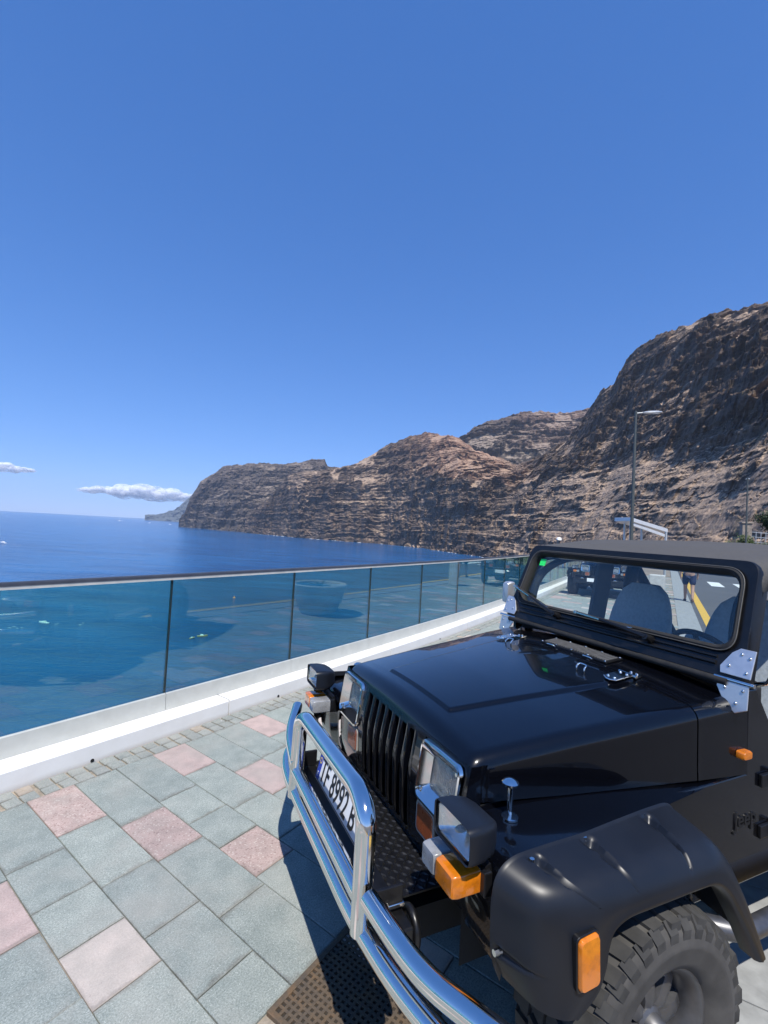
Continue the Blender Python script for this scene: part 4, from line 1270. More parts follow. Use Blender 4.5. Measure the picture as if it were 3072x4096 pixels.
        mb = MB(); mb.bar((0.475, sg * 0.667, 0.82), (0.455, sg * 0.667, 0.74), 0.16, 0.02); mb.build('lamp_bracket', M_BLK, it)
    # scuttle vent
    vt = bpy.data.objects.new('air_intake_grille', None); col.objects.link(vt); vt.parent = car
    def vz(x, y, d): return (x, y, ip(x, HZ) - 0.035 * (y / 0.69) ** 2 + d)
    mb = MB()
    fo = [vz(-0.588, -0.215, 0.002), vz(-0.588, 0.215, 0.002), vz(-0.700, 0.215, 0.002), vz(-0.700, -0.215, 0.002)]
    fi = [vz(-0.602, -0.200, 0.002), vz(-0.602, 0.200, 0.002), vz(-0.686, 0.200, 0.002), vz(-0.686, -0.200, 0.002)]
    mb.ring(fo, fi, (0, 0, 0.008)); mb.build('vent_frame', M_BLK, vt, bevel=0.002)
    for i in range(26):
        y = -0.195 + 0.39 * i / 25
        mb = MB(); mb.bar(vz(-0.602, y, 0.009), vz(-0.686, y, 0.009), 0.0058, 0.007); mb.build('vent_slat', M_SLAT, vt)
    mb = MB(); mb.add([vz(-0.60, -0.2, 0.0025), vz(-0.60, 0.2, 0.0025), vz(-0.688, 0.2, 0.0025), vz(-0.688, -0.2, 0.0025)], [(0, 1, 2, 3)]); mb.build('vent_mesh', M_DARK, vt)
    for i in range(5):
        for x in (-0.594, -0.694):
            mb = MB(); mb.ell(vz(x, -0.205 + 0.41 * i / 4, 0.011), (0.006, 0.006, 0.004), 8, 5); mb.build('vent_screw', M_SCREW, vt, smooth=True)
    for y in (-0.12, 0.12):
        mb = MB(); mb.tube([vz(-0.575, y - .03, 0.006), vz(-0.565, y - .02, 0.014), vz(-0.565, y + .02, 0.014), vz(-0.575, y + .03, 0.006)], 0.004, 8); mb.build('tie_down_loop', M_CHROME, bon, smooth=True)
    # ---- windscreen
    ws = bpy.data.objects.new('windscreen', None); col.objects.link(ws); ws.parent = car
    def fp(y, z, d): return (-0.7745 - (z - 1.19) * 0.367 + d, y, z + d * 0.367)
    oq = rquad([(0.712, 1.190), (0.676, 1.665), (-0.676, 1.665), (-0.712, 1.190)], [0.02, 0.06, 0.06, 0.02], 8)
    iq = rquad([(0.640, 1.302), (0.616, 1.610), (-0.616, 1.610), (-0.640, 1.302)], [0.07, 0.075, 0.075, 0.07], 8)
    jq = rquad([(0.634, 1.308), (0.611, 1.604), (-0.611, 1.604), (-0.634, 1.308)], [0.066, 0.07, 0.07, 0.066], 8)
    kq = rquad([(0.660, 1.285), (0.634, 1.628), (-0.634, 1.628), (-0.660, 1.285)], [0.078, 0.08, 0.08, 0.078], 8)
    mb = MB()
    mb.grid([[fp(y, z, -0.045) for y, z in iq], [fp(y, z, -0.045) for y, z in oq], [fp(y, z, 0.018) for y, z in oq], [fp(y * 0.992, z + (1.43 - z) * 0.01, 0.026) for y, z in oq],
             [fp(y, z, 0.026) for y, z in kq], [fp(y, z, 0.014) for y, z in iq], [fp(y, z, -0.045) for y, z in iq]], closed_u=True)
    mb.build('screen_frame', M_BLK, ws, smooth=35)
    mb = MB(); mb.grid([[fp(y, z, 0.012) for y, z in kq], [fp(y, z, 0.033) for y, z in kq], [fp((a[0] + b[0]) / 2, (a[1] + b[1]) / 2, 0.037) for a, b in zip(kq, iq)], [fp(y, z, 0.031) for y, z in iq], [fp(y, z, 0.018) for y, z in jq], [fp(y, z, -0.01) for y, z in jq]], closed_u=True)
    mb.build('rubber_seal', M_RUB, ws, smooth=45)
    mb = MB(); mb.tube([fp(y, z, 0.0335) for y, z in kq], 0.0024, 6, closed=True); mb.build('seal_bead', simple('grey_seal_bead', (0.09, 0.085, 0.075), 0.5) if front else bpy.data.materials['grey_seal_bead'], ws, smooth=True)
    mb = MB(); mb.prism([fp(y, z, 0.006) for y, z in iq], (-0.005, 0, -0.0018)); mb.build('pane', M_WGLASS, ws)
    for (z0, r_) in ((1.262, 0.006), (1.238, 0.009)):
        mb = MB(); mb.tube([fp(-0.60, z0, 0.027), fp(0.60, z0, 0.027)], r_, 10); mb.build('pressed_rib', M_BLK, ws, smooth=40)
    mb = MB(); mb.tube([(-0.738, -0.66, 1.188), (-0.738, 0.66, 1.188)], 0.015, 12); mb.build('hinge_seal', M_RUB, ws, smooth=40)
    if front:
        mb = MB(); mb.prism([fp(y, z, 0.0085) for y, z in ((-0.580, 1.540), (-0.532, 1.540), (-0.532, 1.582), (-0.580, 1.582))], (0.001, 0, 0)); mb.build('inspection_sticker', M_GREEN, ws)
    for (pv, b0, b1) in (((-0.278, 1.262), (-0.672, 1.372), (-0.352, 1.288)), ((0.305, 1.262), (-0.135, 1.300), (0.205, 1.283))):
        wi = bpy.data.objects.new('wiper', None); col.objects.link(wi); wi.parent = car
        mb = MB(); mb.cyl(fp(pv[0], pv[1], 0.02), fp(pv[0], pv[1], 0.075), 0.020, 14, 0.014); mb.build('wiper_boss', M_BLK, wi, smooth=40)
        mid_ = ((b0[0] + b1[0]) / 2, (b0[1] + b1[1]) / 2)
        mb = MB(); mb.tube([fp(pv[0], pv[1], 0.066), fp(pv[0] + (mid_[0] - pv[0]) * .4, pv[1] + (mid_[1] - pv[1]) * .4, 0.082), fp(mid_[0], mid_[1], 0.066)], [0.013, 0.010, 0.008], 8); mb.build('wiper_arm', M_BLK, wi, smooth=40)
        mb = MB(); mb.bar(fp(b0[0], b0[1], 0.052), fp(b1[0], b1[1], 0.052), 0.015, 0.016); mb.build('wiper_blade', M_RUB, wi, bevel=0.002)
        mb = MB(); mb.bar(fp(b0[0], b0[1], 0.062), fp(b1[0], b1[1], 0.064), 0.012, 0.007); mb.build('blade_holder', M_STEEL, wi)
        for e in (b0, b1):
            mb = MB(); mb.box(fp(e[0], e[1], 0.058), (0.022, 0.016, 0.016)); mb.build('blade_tip', M_STEEL, wi, bevel=0.003)
    # ---- canvas top
    rows = []
    for x in np.linspace(-0.925, -2.42, 34):
        w_ = ip(x, [(-2.42, 0.66), (-1.5, 0.70), (-0.925, 0.682)])
        zr = ip(x, [(-2.42, 1.70), (-2.0, 1.742), (-1.55, 1.735), (-1.2, 1.700), (-0.97, 1.668), (-0.925, 1.655)])
        sag = 0.008 * math.sin(x * 9.0)
        row = [(x, -w_ - 0.004, zr - 0.11), (x, -w_, zr - 0.05), (x, -w_ + 0.012, zr - 0.018)]
        for y in np.linspace(-(w_ - 0.035), w_ - 0.035, 24):
            row.append((x, y, zr + 0.010 * (1 - (y / w_) ** 2) + sag * (1 - (y / w_) ** 2) + 0.0022 * math.sin(y * 27 + x * 13)))
        row += [(x, w_ - 0.012, zr - 0.018), (x, w_, zr - 0.05), (x, w_ + 0.004, zr - 0.11)]
        rows.append(row)
    rows.insert(0, [(p[0] + 0.012, p[1], p[2] - 0.022) for p in rows[0]])
    top = MB().grid(rows).build('canvas_top', M_TOP, car, smooth=60)
    sm_ = top.modifiers.new('thick', 'SOLIDIFY'); sm_.thickness = 0.012; sm_.offset = -1
    # door surrounds and roll cage
    for sg in (-1, 1):
        mb = MB(); mb.prism([(-1.40, sg * 0.668, 0.98), (-1.545, sg * 0.668, 0.98), (-1.665, sg * 0.655, 1.64), (-1.515, sg * 0.655, 1.64)], (0, -sg * 0.03, 0)); mb.build('door_post', M_TOP, car, bevel=0.004)
        mb = MB(); mb.bar((-0.96, sg * 0.645, 1.628), (-1.62, sg * 0.660, 1.655), 0.035, 0.03); mb.build('top_rail', M_BLK, car)
        mb = MB(); mb.tube(fillet([(-1.66, sg * 0.58, 0.55), (-1.70, sg * 0.56, 1.30), (-1.72, sg * 0.52, 1.62), (-1.72, 0, 1.64)], 0.12), 0.042, 14); mb.build('roll_bar', M_RUB, car, smooth=40)
        mb = MB(); mb.tube([(-1.72, sg * 0.53, 1.58), (-2.35, sg * 0.56, 0.90)], 0.035, 12); mb.build('roll_bar_stay', M_RUB, car, smooth=40)
        mb = MB(); mb.tube(fillet([(-1.72, sg * 0.54, 1.60), (-1.10, sg * 0.57, 1.60), (-0.90, sg * 0.60, 1.48), (-0.84, sg * 0.62, 1.1)], 0.12), 0.024, 12); mb.build('cage_bar', M_RUB, car, smooth=40)
    # ---- body
    for sg in (-1, 1):
        mb = MB(); yb = sg * 0.702
        pol = [(-0.20, 0.815), (-0.24, 0.836), (-0.62, 0.836), (-0.803, 0.838), (-0.803, 1.165), (-0.86, 1.165), (-0.96, 1.02), (-0.985, 0.60), (-1.05, 0.50), (-1.42, 0.50), (-1.52, 0.60), (-1.55, 0.98), (-2.58, 0.98), (-2.60, 0.42), (-2.44, 0.42), (-2.36, 0.70), (-1.76, 0.70), (-1.66, 0.42), (-0.50, 0.42), (-0.42, 0.57), (-0.32, 0.74)]
        mb.prism([(x, yb, z) for x, z in pol], (0, -sg * 0.03, 0)); mb.build('body_side', M_PAINT, car, bevel=0.006)
        # lower half door
        mb = MB(); lp_ = rquad([(-0.992, 0.625), (-1.06, 0.512), (-1.41, 0.512), (-1.505, 0.62), (-1.54, 0.975), (-0.965, 1.01)], 0.03)
        mb.prism([(x, sg * 0.712, z) for x, z in lp_], (0, -sg * 0.035, 0)); dr = mb.build('half_door', M_PAINT, car, bevel=0.006)
        mb = MB(); mb.box((-1.46, sg * 0.722, 0.90), (0.11, 0.02, 0.03)); mb.build('door_handle', M_BLK, dr, bevel=0.004)
        for z in (0.80, 0.60):
            mb = MB(); mb.box((-0.93, sg * 0.709, z), (0.085, 0.014, 0.05)); mb.box((-0.975, sg * 0.722, z), (0.02, 0.03, 0.06)); mb.build('door_hinge', M_BLK, dr, bevel=0.003)
        # small repeater lamp
        mb = MB(); lp_ = rrect(0.058, 0.030, 0.008)
        MB().grid([[(-0.765 + u * k, sg * d, 0.924 + v * k) for u, v in lp_] for (d, k) in ((0.700, 1), (0.722, 1), (0.729, 0.85), (0.730, 0.1))], closed_u=True, cap=True).build('repeater_lamp', M_AMB, car, smooth=35)
        mb = MB(); mb.tube(fillet([(-0.50, sg * 0.70, 0.36), (-0.62, sg * 0.80, 0.36), (-1.62, sg * 0.80, 0.36), (-1.72, sg * 0.70, 0.36)], 0.06), 0.034, 14); mb.build('side_step', M_RIM, car, smooth=40)
        # mirror
        mr = bpy.data.objects.new('door_mirror', None); col.objects.link(mr); mr.parent = car
        lp_ = rrect(0.062, 0.150, 0.014)
        MB().grid([[(d, sg * (0.800 + u * k), 1.335 + v * k) for u, v in lp_] for (d, k) in ((-0.862, 0.02), (-0.862, 0.97), (-0.855, 1.0), (-0.825, 0.98), (-0.806, 0.86), (-0.802, 0.02))], closed_u=True).build('mirror_shell', M_HINGE, mr, smooth=30)
        mb = MB(); mb.tube([(-0.835, sg * 0.78, 1.26), (-0.85, sg * 0.745, 1.20), (-0.86, sg * 0.70, 1.18)], 0.010, 10); mb.build('mirror_arm', M_CHROME, mr, smooth=40)
        # raised maker's name on the scuttle side
    me = text_mesh('Jeep', 0.085, 0.003, 0.0015)
    for sg in (-1, 1):
        o = link('name_badge', me, M_BLK, car)
        o.matrix_local = Matrix(((-sg, 0, 0, -0.80), (0, 0, sg, sg * 0.704), (0, 1, 0, 0.668), (0, 0, 0, 1)))
    mb = MB(); mb.box((-1.6, 0, 0.45), (2.0, 1.36, 0.04)); mb.box((-2.585, 0, 0.70), (0.03, 1.38, 0.56)); mb.build('floor_pan', M_DARK, car)
    mb = MB(); mb.box((-0.92, 0, 1.075), (0.24, 1.28, 0.17)); mb.build('dashboard', M_RUB, car, bevel=0.03, segs=3)
    for sg in (-1, 1):
        mb = MB(); mb.box((-1.0, sg * 0.34, 0.38), (3.1, 0.07, 0.11)); mb.build('chassis_rail', M_DARK, car)
    mb = MB(); mb.cyl((0, -0.66, 0.34), (0, 0.66, 0.34), 0.04, 12); mb.ell((0.0, -0.2, 0.34), (0.12, 0.14, 0.12)); mb.build('front_axle', M_DARK, car)
    mb = MB(); mb.cyl((-2.06, -0.66, 0.34), (-2.06, 0.66, 0.34), 0.04, 12); mb.ell((-2.06, 0, 0.34), (0.12, 0.14, 0.12)); mb.build('rear_axle', M_DARK, car)
    # ---- seats, steering wheel
    for sg in (-1, 1):
        st = bpy.data.objects.new('seat', None); col.objects.link(st); st.parent = car
        yc = sg * 0.315
        rows = []
        for k in range(17):
            t = k / 16
            z = 0.72 + 0.735 * t; xx = -1.42 - 0.16 * t
            w_ = 0.235 - 0.02 * t if t < 0.55 else 0.224 * math.sqrt(max(0.02, 1 - ((t - 0.55) / 0.45) ** 2.3 * 0.72))
            if t > 0.97: w_ *= 0.82
            d_ = 0.070 * (1 - 0.35 * t)
            rows.append([(xx + d_ * math.cos(a) * (1 if math.cos(a) > 0 else 0.7) - 0.012 * math.cos(2 * a), yc + w_ * math.copysign(abs(math.sin(a)) ** 0.8, math.sin(a)), z) for a in np.linspace(0, 2 * math.pi, 24, endpoint=False)])
        mb = MB().grid(rows, closed_u=True); mb.f.append(tuple(len(mb.v) - 24 + k for k in range(24))); mb.build('backrest', M_SEAT, st, smooth=50)
        mb = MB(); mb.box((-1.24, yc, 0.72), (0.46, 0.46, 0.15)); mb.build('cushion', M_SEAT, st, bevel=0.05, segs=4)
    stw = bpy.data.objects.new('steering_wheel', None); col.objects.link(stw); stw.parent = car
    cw = Vector((-1.19, 0.305, 1.16)); ax = Vector((-0.80, 0, 0.60)).normalized(); e1 = Vector((0, 1, 0)); e2 = ax.cross(e1)
    mb = MB(); mb.tube([cw + (e1 * math.cos(a) + e2 * math.sin(a)) * 0.168 for a in np.linspace(0, 2 * math.pi, 36, endpoint=False)], 0.014, 10, closed=True); mb.build('wheel_rim', M_RUB, stw, smooth=True)
    mb = MB()
    for a in (0, 120, 240): mb.tube([cw - ax * 0.02, cw + (e1 * math.cos(R(a + 30)) + e2 * math.sin(R(a + 30))) * 0.165], 0.012, 8)
    mb.cyl(cw - ax * 0.03, cw + ax * 0.01, 0.045, 16); mb.build('wheel_spokes', M_RUB, stw, smooth=40)
    mb = MB(); mb.cyl(cw, cw - ax * 0.34, 0.025, 12); mb.build('steering_column', M_RUB, stw, smooth=40)
    mb = MB(); mb.box((-2.05, 0, 0.80), (0.40, 0.95, 0.14)); mb.box((-2.26, 0, 0.95), (0.12, 0.95, 0.26)); mb.build('rear_bench', M_SEAT, car, bevel=0.04, segs=3)
    # spare wheel on the tailgate
    sw_ = make_wheel(car, (-2.72, 0.12, 0.98), 1); sw_.name = 'spare_wheel'; sw_.rotation_euler = (0, 0, R(90))
    # ---- wheels
    for (wx, sg, st_) in ((-0.02, 1, 0), (-0.02, -1, 0), (-2.06, 1, 0), (-2.06, -1, 0)):
        make_wheel(car, (wx, sg * 0.815, 0.343), sg)
    return car

TYRE_ME = {}
def make_wheel(parent, loc, sg):
    wl = bpy.data.objects.new('wheel', None); col.objects.link(wl); wl.parent = parent
    wl.location = loc
    if sg < 0: wl.rotation_euler = (0, 0, math.pi)
    if not TYRE_ME:
        # carcass: revolved profile, axis along y, outside at +y
        half = [(0.178, 0.098), (0.190, 0.118), (0.215, 0.132), (0.255, 0.138), (0.262, 0.1405), (0.268, 0.138), (0.290, 0.134), (0.300, 0.1325), (0.302, 0.1305), (0.312, 0.124), (0.324, 0.108), (0.330, 0.07), (0.331, 0.0)]
        prof = half + [(r, -h) for r, h in reversed(half[:-1])]
        mb = MB().lathe(prof, 72, 'y', caps=False)
        me = bpy.data.meshes.new('tyre'); me.from_pydata(mb.v, [], mb.f); me.update(); me.shade_smooth(); me.materials.append(M_TYREW); TYRE_ME['tyre'] = me
        # tread blocks: staggered shoulder lugs wrapping over the edge, two rows of centre blocks
        mb = MB(); n_ = 34
        def lug(a0, a1, y0, y1, r0, r1, sk=0.0, wrap=0):
            pts = []
            for (aa, yy, rr_) in ((a0, y0, r0), (a1, y0, r0), (a1 + sk, y1, r0 - wrap), (a0 + sk, y1, r0 - wrap), (a0 + .008, y0, r1), (a1 - .008, y0, r1), (a1 + sk - .008, y1, r1 - wrap), (a0 + sk + .008, y1, r1 - wrap)):
                pts.append((rr_ * math.cos(aa), yy, rr_ * math.sin(aa)))
            mb.add(pts, [(0, 1, 2, 3), (4, 7, 6, 5), (0, 4, 5, 1), (1, 5, 6, 2), (2, 6, 7, 3), (3, 7, 4, 0)])
        for k in range(n_):
            a = 2 * math.pi * k / n_; st = 2 * math.pi / n_
            for s_ in (-1, 1):
                o_ = 0 if s_ > 0 else st / 2
                lg = 0.118 if k % 2 else 0.128
                lug(a + o_, a + o_ + st * 0.74, s_ * 0.058, s_ * lg, 0.318, 0.344, 0.05 * s_, 0.012)
                lug(a + o_ + st * .04, a + o_ + st * 0.70, s_ * 0.112, s_ * 0.1355, 0.285 if k % 2 else 0.295, 0.333, 0.0, 0.026)
                lug(a + o_ + st * .2, a + o_ + st * 0.92, s_ * 0.005, s_ * 0.051, 0.322, 0.345, -0.06 * s_)
        me = bpy.data.meshes.new('tread'); me.from_pydata(mb.v, [], mb.f); me.update(); me.materials.append(M_TYRE); TYRE_ME['tread'] = me
        prof = [(0.176, -0.095), (0.184, -0.10), (0.184, -0.092), (0.168, -0.08), (0.160, 0.02), (0.168, 0.082), (0.186, 0.094), (0.190, 0.104), (0.183, 0.108), (0.172, 0.100), (0.160, 0.088), (0.150, 0.060), (0.148, 0.03)]
        mb = MB().lathe(prof, 60, 'y', caps=False)
        me = bpy.data.meshes.new('rim'); me.from_pydata(mb.v, [], mb.f); me.update(); me.shade_smooth(); me.materials.append(M_RIM); TYRE_ME['rim'] = me
        mb = MB()
        for k in range(8):
            a = 2 * math.pi * k / 8
            rows = []
            for (r_, wd, y) in ((0.035, 0.022, 0.060), (0.07, 0.026, 0.066), (0.12, 0.028, 0.060), (0.156, 0.036, 0.046)):
                c_ = Vector((r_ * math.cos(a), 0, r_ * math.sin(a))); tn = Vector((-math.sin(a), 0, math.cos(a)))
                rows.append([c_ + tn * wd + Vector((0, y - 0.03, 0)), c_ + tn * wd * .8 + Vector((0, y, 0)), c_ + Vector((0, y + 0.006, 0)), c_ - tn * wd * .8 + Vector((0, y, 0)), c_ - tn * wd + Vector((0, y - 0.03, 0))])
            mb.grid(rows)
        mb.lathe([(0.05, 0.03), (0.05, 0.066), (0.04, 0.072), (0.034, 0.10), (0.028, 0.106), (0.001, 0.107)], 24, 'y', caps=False)
        me = bpy.data.meshes.new('spokes'); me.from_pydata(mb.v, [], mb.f); me.update(); me.shade_smooth(); me.set_sharp_from_angle(angle=R(40)); me.materials.append(M_RIM); TYRE_ME['spokes'] = me
        mb = MB().lathe([(0.15, -0.02), (0.15, 0.0), (0.01, 0.0)], 24, 'y', caps=False)
        me = bpy.data.meshes.new('brake_disc'); me.from_pydata(mb.v, [], mb.f); me.update(); me.materials.append(M_DARK); TYRE_ME['brake_disc'] = me
    ty = link('tyre', TYRE_ME['tyre'], None, wl)
    link('tread', TYRE_ME['tread'], None, wl)
    link('rim', TYRE_ME['rim'], None, wl); link('spokes', TYRE_ME['spokes'], None, wl); link('brake_disc', TYRE_ME['brake_disc'], None, wl)
    return wl

JX, JY, YAW = 0.4603, 2.2013, R(-155.52)
jeep = make_car('off_road_car', 'black off-road car with chrome bull bar and canvas top filling the right foreground', (JX, JY), YAW)

# chrome bull bar
bb = bpy.data.objects.new('bull_bar', None); col.objects.link(bb); bb.parent = jeep
tr = 0.0295
mb = MB(); mb.tube(fillet([(0.600, -0.815, 0.525), (0.705, -0.60, 0.522), (0.728, -0.40, 0.520), (0.728, 0.44, 0.520), (0.700, 0.70, 0.522), (0.600, 1.06, 0.530)], 0.12), tr, 20); mb.build('lower_tube', M_CHROME, bb, smooth=40)
mb = MB(); mb.tube(fillet([(0.600, -0.815, 0.700), (0.700, -0.57, 0.662), (0.736, -0.28, 0.645)], 0.12), tr, 20); mb.build('wing_tube', M_CHROME, bb, smooth=40)
mb = MB(); mb.tube(fillet([(0.725, 0.532, 0.640), (0.715, 0.69, 0.645), (0.695, 0.82, 0.650), (0.600, 1.10, 0.690)], 0.12), tr, 20); mb.build('wing_tube', M_CHROME, bb, smooth=40)
mb = MB(); mb.tube([(0.732, -0.29, 0.615), (0.732, 0.48, 0.615)], 0.027, 20); mb.build('middle_tube', M_CHROME, bb, smooth=40)
mb = MB(); mb.tube(fillet([(0.730, -0.305, 0.500), (0.726, -0.295, 0.835), (0.722, -0.225, 0.872), (0.722, 0.405, 0.890), (0.726, 0.480, 0.850), (0.730, 0.492, 0.520)], 0.075, 8), 0.032, 22); mb.build('hoop', M_CHROME, bb, smooth=40)
for y in (-0.42, 0.50):
    mb = MB(); mb.box((0.655, y, 0.60), (0.11, 0.012, 0.07)); mb.build('mounting_bracket', M_BLK, bb, bevel=0.002)
mb = MB(); mb.box((0.625, 0.48, 0.583), (0.055, 0.07, 0.012)); mb.cyl((0.622, 0.478, 0.588), (0.622, 0.478, 0.602), 0.015, 6); mb.build('bracket_bolt', M_SCREW, bb, bevel=0.002)
# steel bumper channel, chequer plate deck and tow eye
mb = MB(); mb.box((0.635, 0.0, 0.515), (0.075, 1.16, 0.095)); mb.build('steel_bumper', M_BLK, jeep, bevel=0.006)
ck = bpy.data.objects.new('chequer_plate_deck', None); col.objects.link(ck); ck.parent = jeep
mb = MB(); mb.box((0.515, 0.0, 0.557), (0.19, 0.92, 0.006)); mb.build('plate_sheet', M_BLK, ck)
mb = MB()
pi_ = 0.023
for i in range(8):
    for j in range(40):
        x = 0.430 + i * pi_ + 0.006; y = -0.452 + j * pi_
        a = R(45 if (i + j) % 2 else -45)
        u = Vector((math.cos(a), math.sin(a), 0)); v_ = Vector((-u.y, u.x, 0)); c_ = Vector((x, y, 0.560))
        h_ = Vector((0, 0, 0.0045))
        mb.add([c_ - u * .0135, c_ + v_ * .005, c_ + u * .0135, c_ - v_ * .005, c_ - u * .006 + h_, c_ + u * .006 + h_], [(0, 3, 4), (3, 2, 5, 4), (2, 1, 5), (1, 0, 4, 5)])
tag(mb.build('raised_pattern', M_STEEL if False else simple('worn_black_tread', (0.03, 0.03, 0.031), 0.28, metal=0.6, var=0.3, scale=30), ck), kind='stuff')
mb = MB(); mb.tube([(0.575 + 0.0 * k, 0.515 + 0.045 * math.cos(a), 0.505 + 0.055 * math.sin(a)) for k, a in enumerate(np.linspace(0, 2 * math.pi, 22, endpoint=False))], 0.013, 10, closed=True); mb.build('tow_eye', M_BLK, jeep, smooth=True)
# registration plate
np_ = bpy.data.objects.new('registration_plate', None); col.objects.link(np_); np_.parent = jeep
np_.matrix_local = Matrix.Translation((0.640, 0, 0.640)) @ Matrix.Rotation(R(-14), 4, 'Y') @ Matrix.Translation((-0.640, 0, -0.640))
PX, PY0, PY1, PZ0, PZ1 = 0.640, -0.262, 0.262, 0.592, 0.706
mb = MB(); lp_ = rquad([(PY0, PZ0), (PY1, PZ0), (PY1, PZ1), (PY0, PZ1)], 0.008, 3); mb.prism([(PX, y, z) for y, z in lp_], (0.003, 0, 0)); mb.build('plate_sheet', M_PLATE, np_)
lq = rquad([(PY0 + .003, PZ0 + .003), (PY1 - .003, PZ0 + .003), (PY1 - .003, PZ1 - .003), (PY0 + .003, PZ1 - .003)], 0.007, 3); lr = rquad([(PY0 + .006, PZ0 + .006), (PY1 - .006, PZ0 + .006), (PY1 - .006, PZ1 - .006), (PY0 + .006, PZ1 - .006)], 0.006, 3)
mb = MB(); mb.ring([(PX + .0035, y, z) for y, z in lq], [(PX + .0035, y, z) for y, z in lr], (0.0012, 0, 0)); mb.build('plate_border', M_PBLK, np_)
mb = MB(); mb.box((PX + 0.0042, PY0 + 0.026, (PZ0 + PZ1) / 2), (0.0015, 0.036, PZ1 - PZ0 - 0.014)); mb.build('blue_strip', M_PBLU, np_)
me = text_mesh('TF 8992 B', 0.132, 0.0008, 0.0012)
o = link('plate_characters', me, M_PBLK, np_)
xs = [v.co.x for v in me.vertices]; wd_ = max(xs) - min(xs)
kx = 0.405 / wd_
o.matrix_local = Matrix(((0, 0, 1, PX + 0.0046), (kx, 0, 0, PY0 + 0.252), (0, 1.0, 0, (PZ0 + PZ1) / 2), (0, 0, 0, 1)))
me = text_mesh('E', 0.026, 0.0006)
o = link('plate_characters', me, M_PLATE, np_)
o.matrix_local = Matrix(((0, 0, 1, PX + 0.0056), (1, 0, 0, PY0 + 0.026), (0, 1, 0, PZ0 + 0.026), (0, 0, 0, 1)))
mb = MB()
for k in range(12):
    a = 2 * math.pi * k / 12; mb.box((PX + 0.0054, PY0 + 0.026 + 0.011 * math.cos(a), PZ1 - 0.032 + 0.011 * math.sin(a)), (0.001, 0.0032, 0.0032))
mb.build('plate_star_ring', simple('plate_yellow', (0.8, 0.6, 0.05), 0.5), np_)

# ------------------------------------------------------------ second car, further along the promenade
car2 = make_car('off_road_car', 'dark off-road car facing us further along the promenade, seen through the near windscreen', (6.88, 14.78), R(-121), front=False)
mb = MB(); mb.box((0.66, 0, 0.50), (0.11, 1.42, 0.15)); mb.build('steel_bumper', M_BLK, car2, bevel=0.01)
mb = MB(); mb.box((0.62, 0, 0.62), (0.16, 0.42, 0.10)); mb.build('winch_cover', M_BLK, car2, bevel=0.012)
mb = MB(); mb.box((0.725, -0.10, 0.545), (0.006, 0.44, 0.105)); mb.build('registration_plate', M_PLATE, car2)
for y in (-0.45, 0.45):
    mb = MB(); mb.tube([(0.715, y - 0.03, 0.56), (0.75, y - 0.03, 0.59), (0.75, y + 0.03, 0.59), (0.715, y + 0.03, 0.56)], 0.012, 8); mb.build('shackle', M_STEEL, car2, smooth=40)

# ------------------------------------------------------------ people
M_SKIN = simple('skin', (0.42, 0.25, 0.17), 0.6, var=0.08, scale=20)
M_NAVY = simple('navy_cotton', (0.015, 0.022, 0.06), 0.9, var=0.2, scale=40, bmp=0.2)
M_BLUE = simple('blue_cotton', (0.03, 0.16, 0.42), 0.9, var=0.2, scale=40, bmp=0.2)
M_CAP = simple('white_cotton', (0.72, 0.72, 0.70), 0.9, var=0.08, scale=40)
M_HAIR = simple('dark_hair', (0.02, 0.014, 0.01), 0.6, var=0.3, scale=60)
M_SHOE = simple('brown_leather', (0.09, 0.05, 0.03), 0.7, var=0.3, scale=30)
def skin(name, verts, edges, rad, mat, parent, sub=1):
    me = bpy.data.meshes.new(name); me.from_pydata([tuple(v) for v in verts], edges, [])
    o = link(name, me, mat, parent)
    m = o.modifiers.new('skin', 'SKIN'); m.use_smooth_shade = True
    if not me.skin_vertices: me.skin_vertices.new()
    for i, r_ in enumerate(rad):
        me.skin_vertices[0].data[i].radius = (r_, r_) if not isinstance(r_, tuple) else r_
    me.skin_vertices[0].data[0].use_root = True
    s_ = o.modifiers.new('sub', 'SUBSURF'); s_.levels = sub; s_.render_levels = sub
    return o
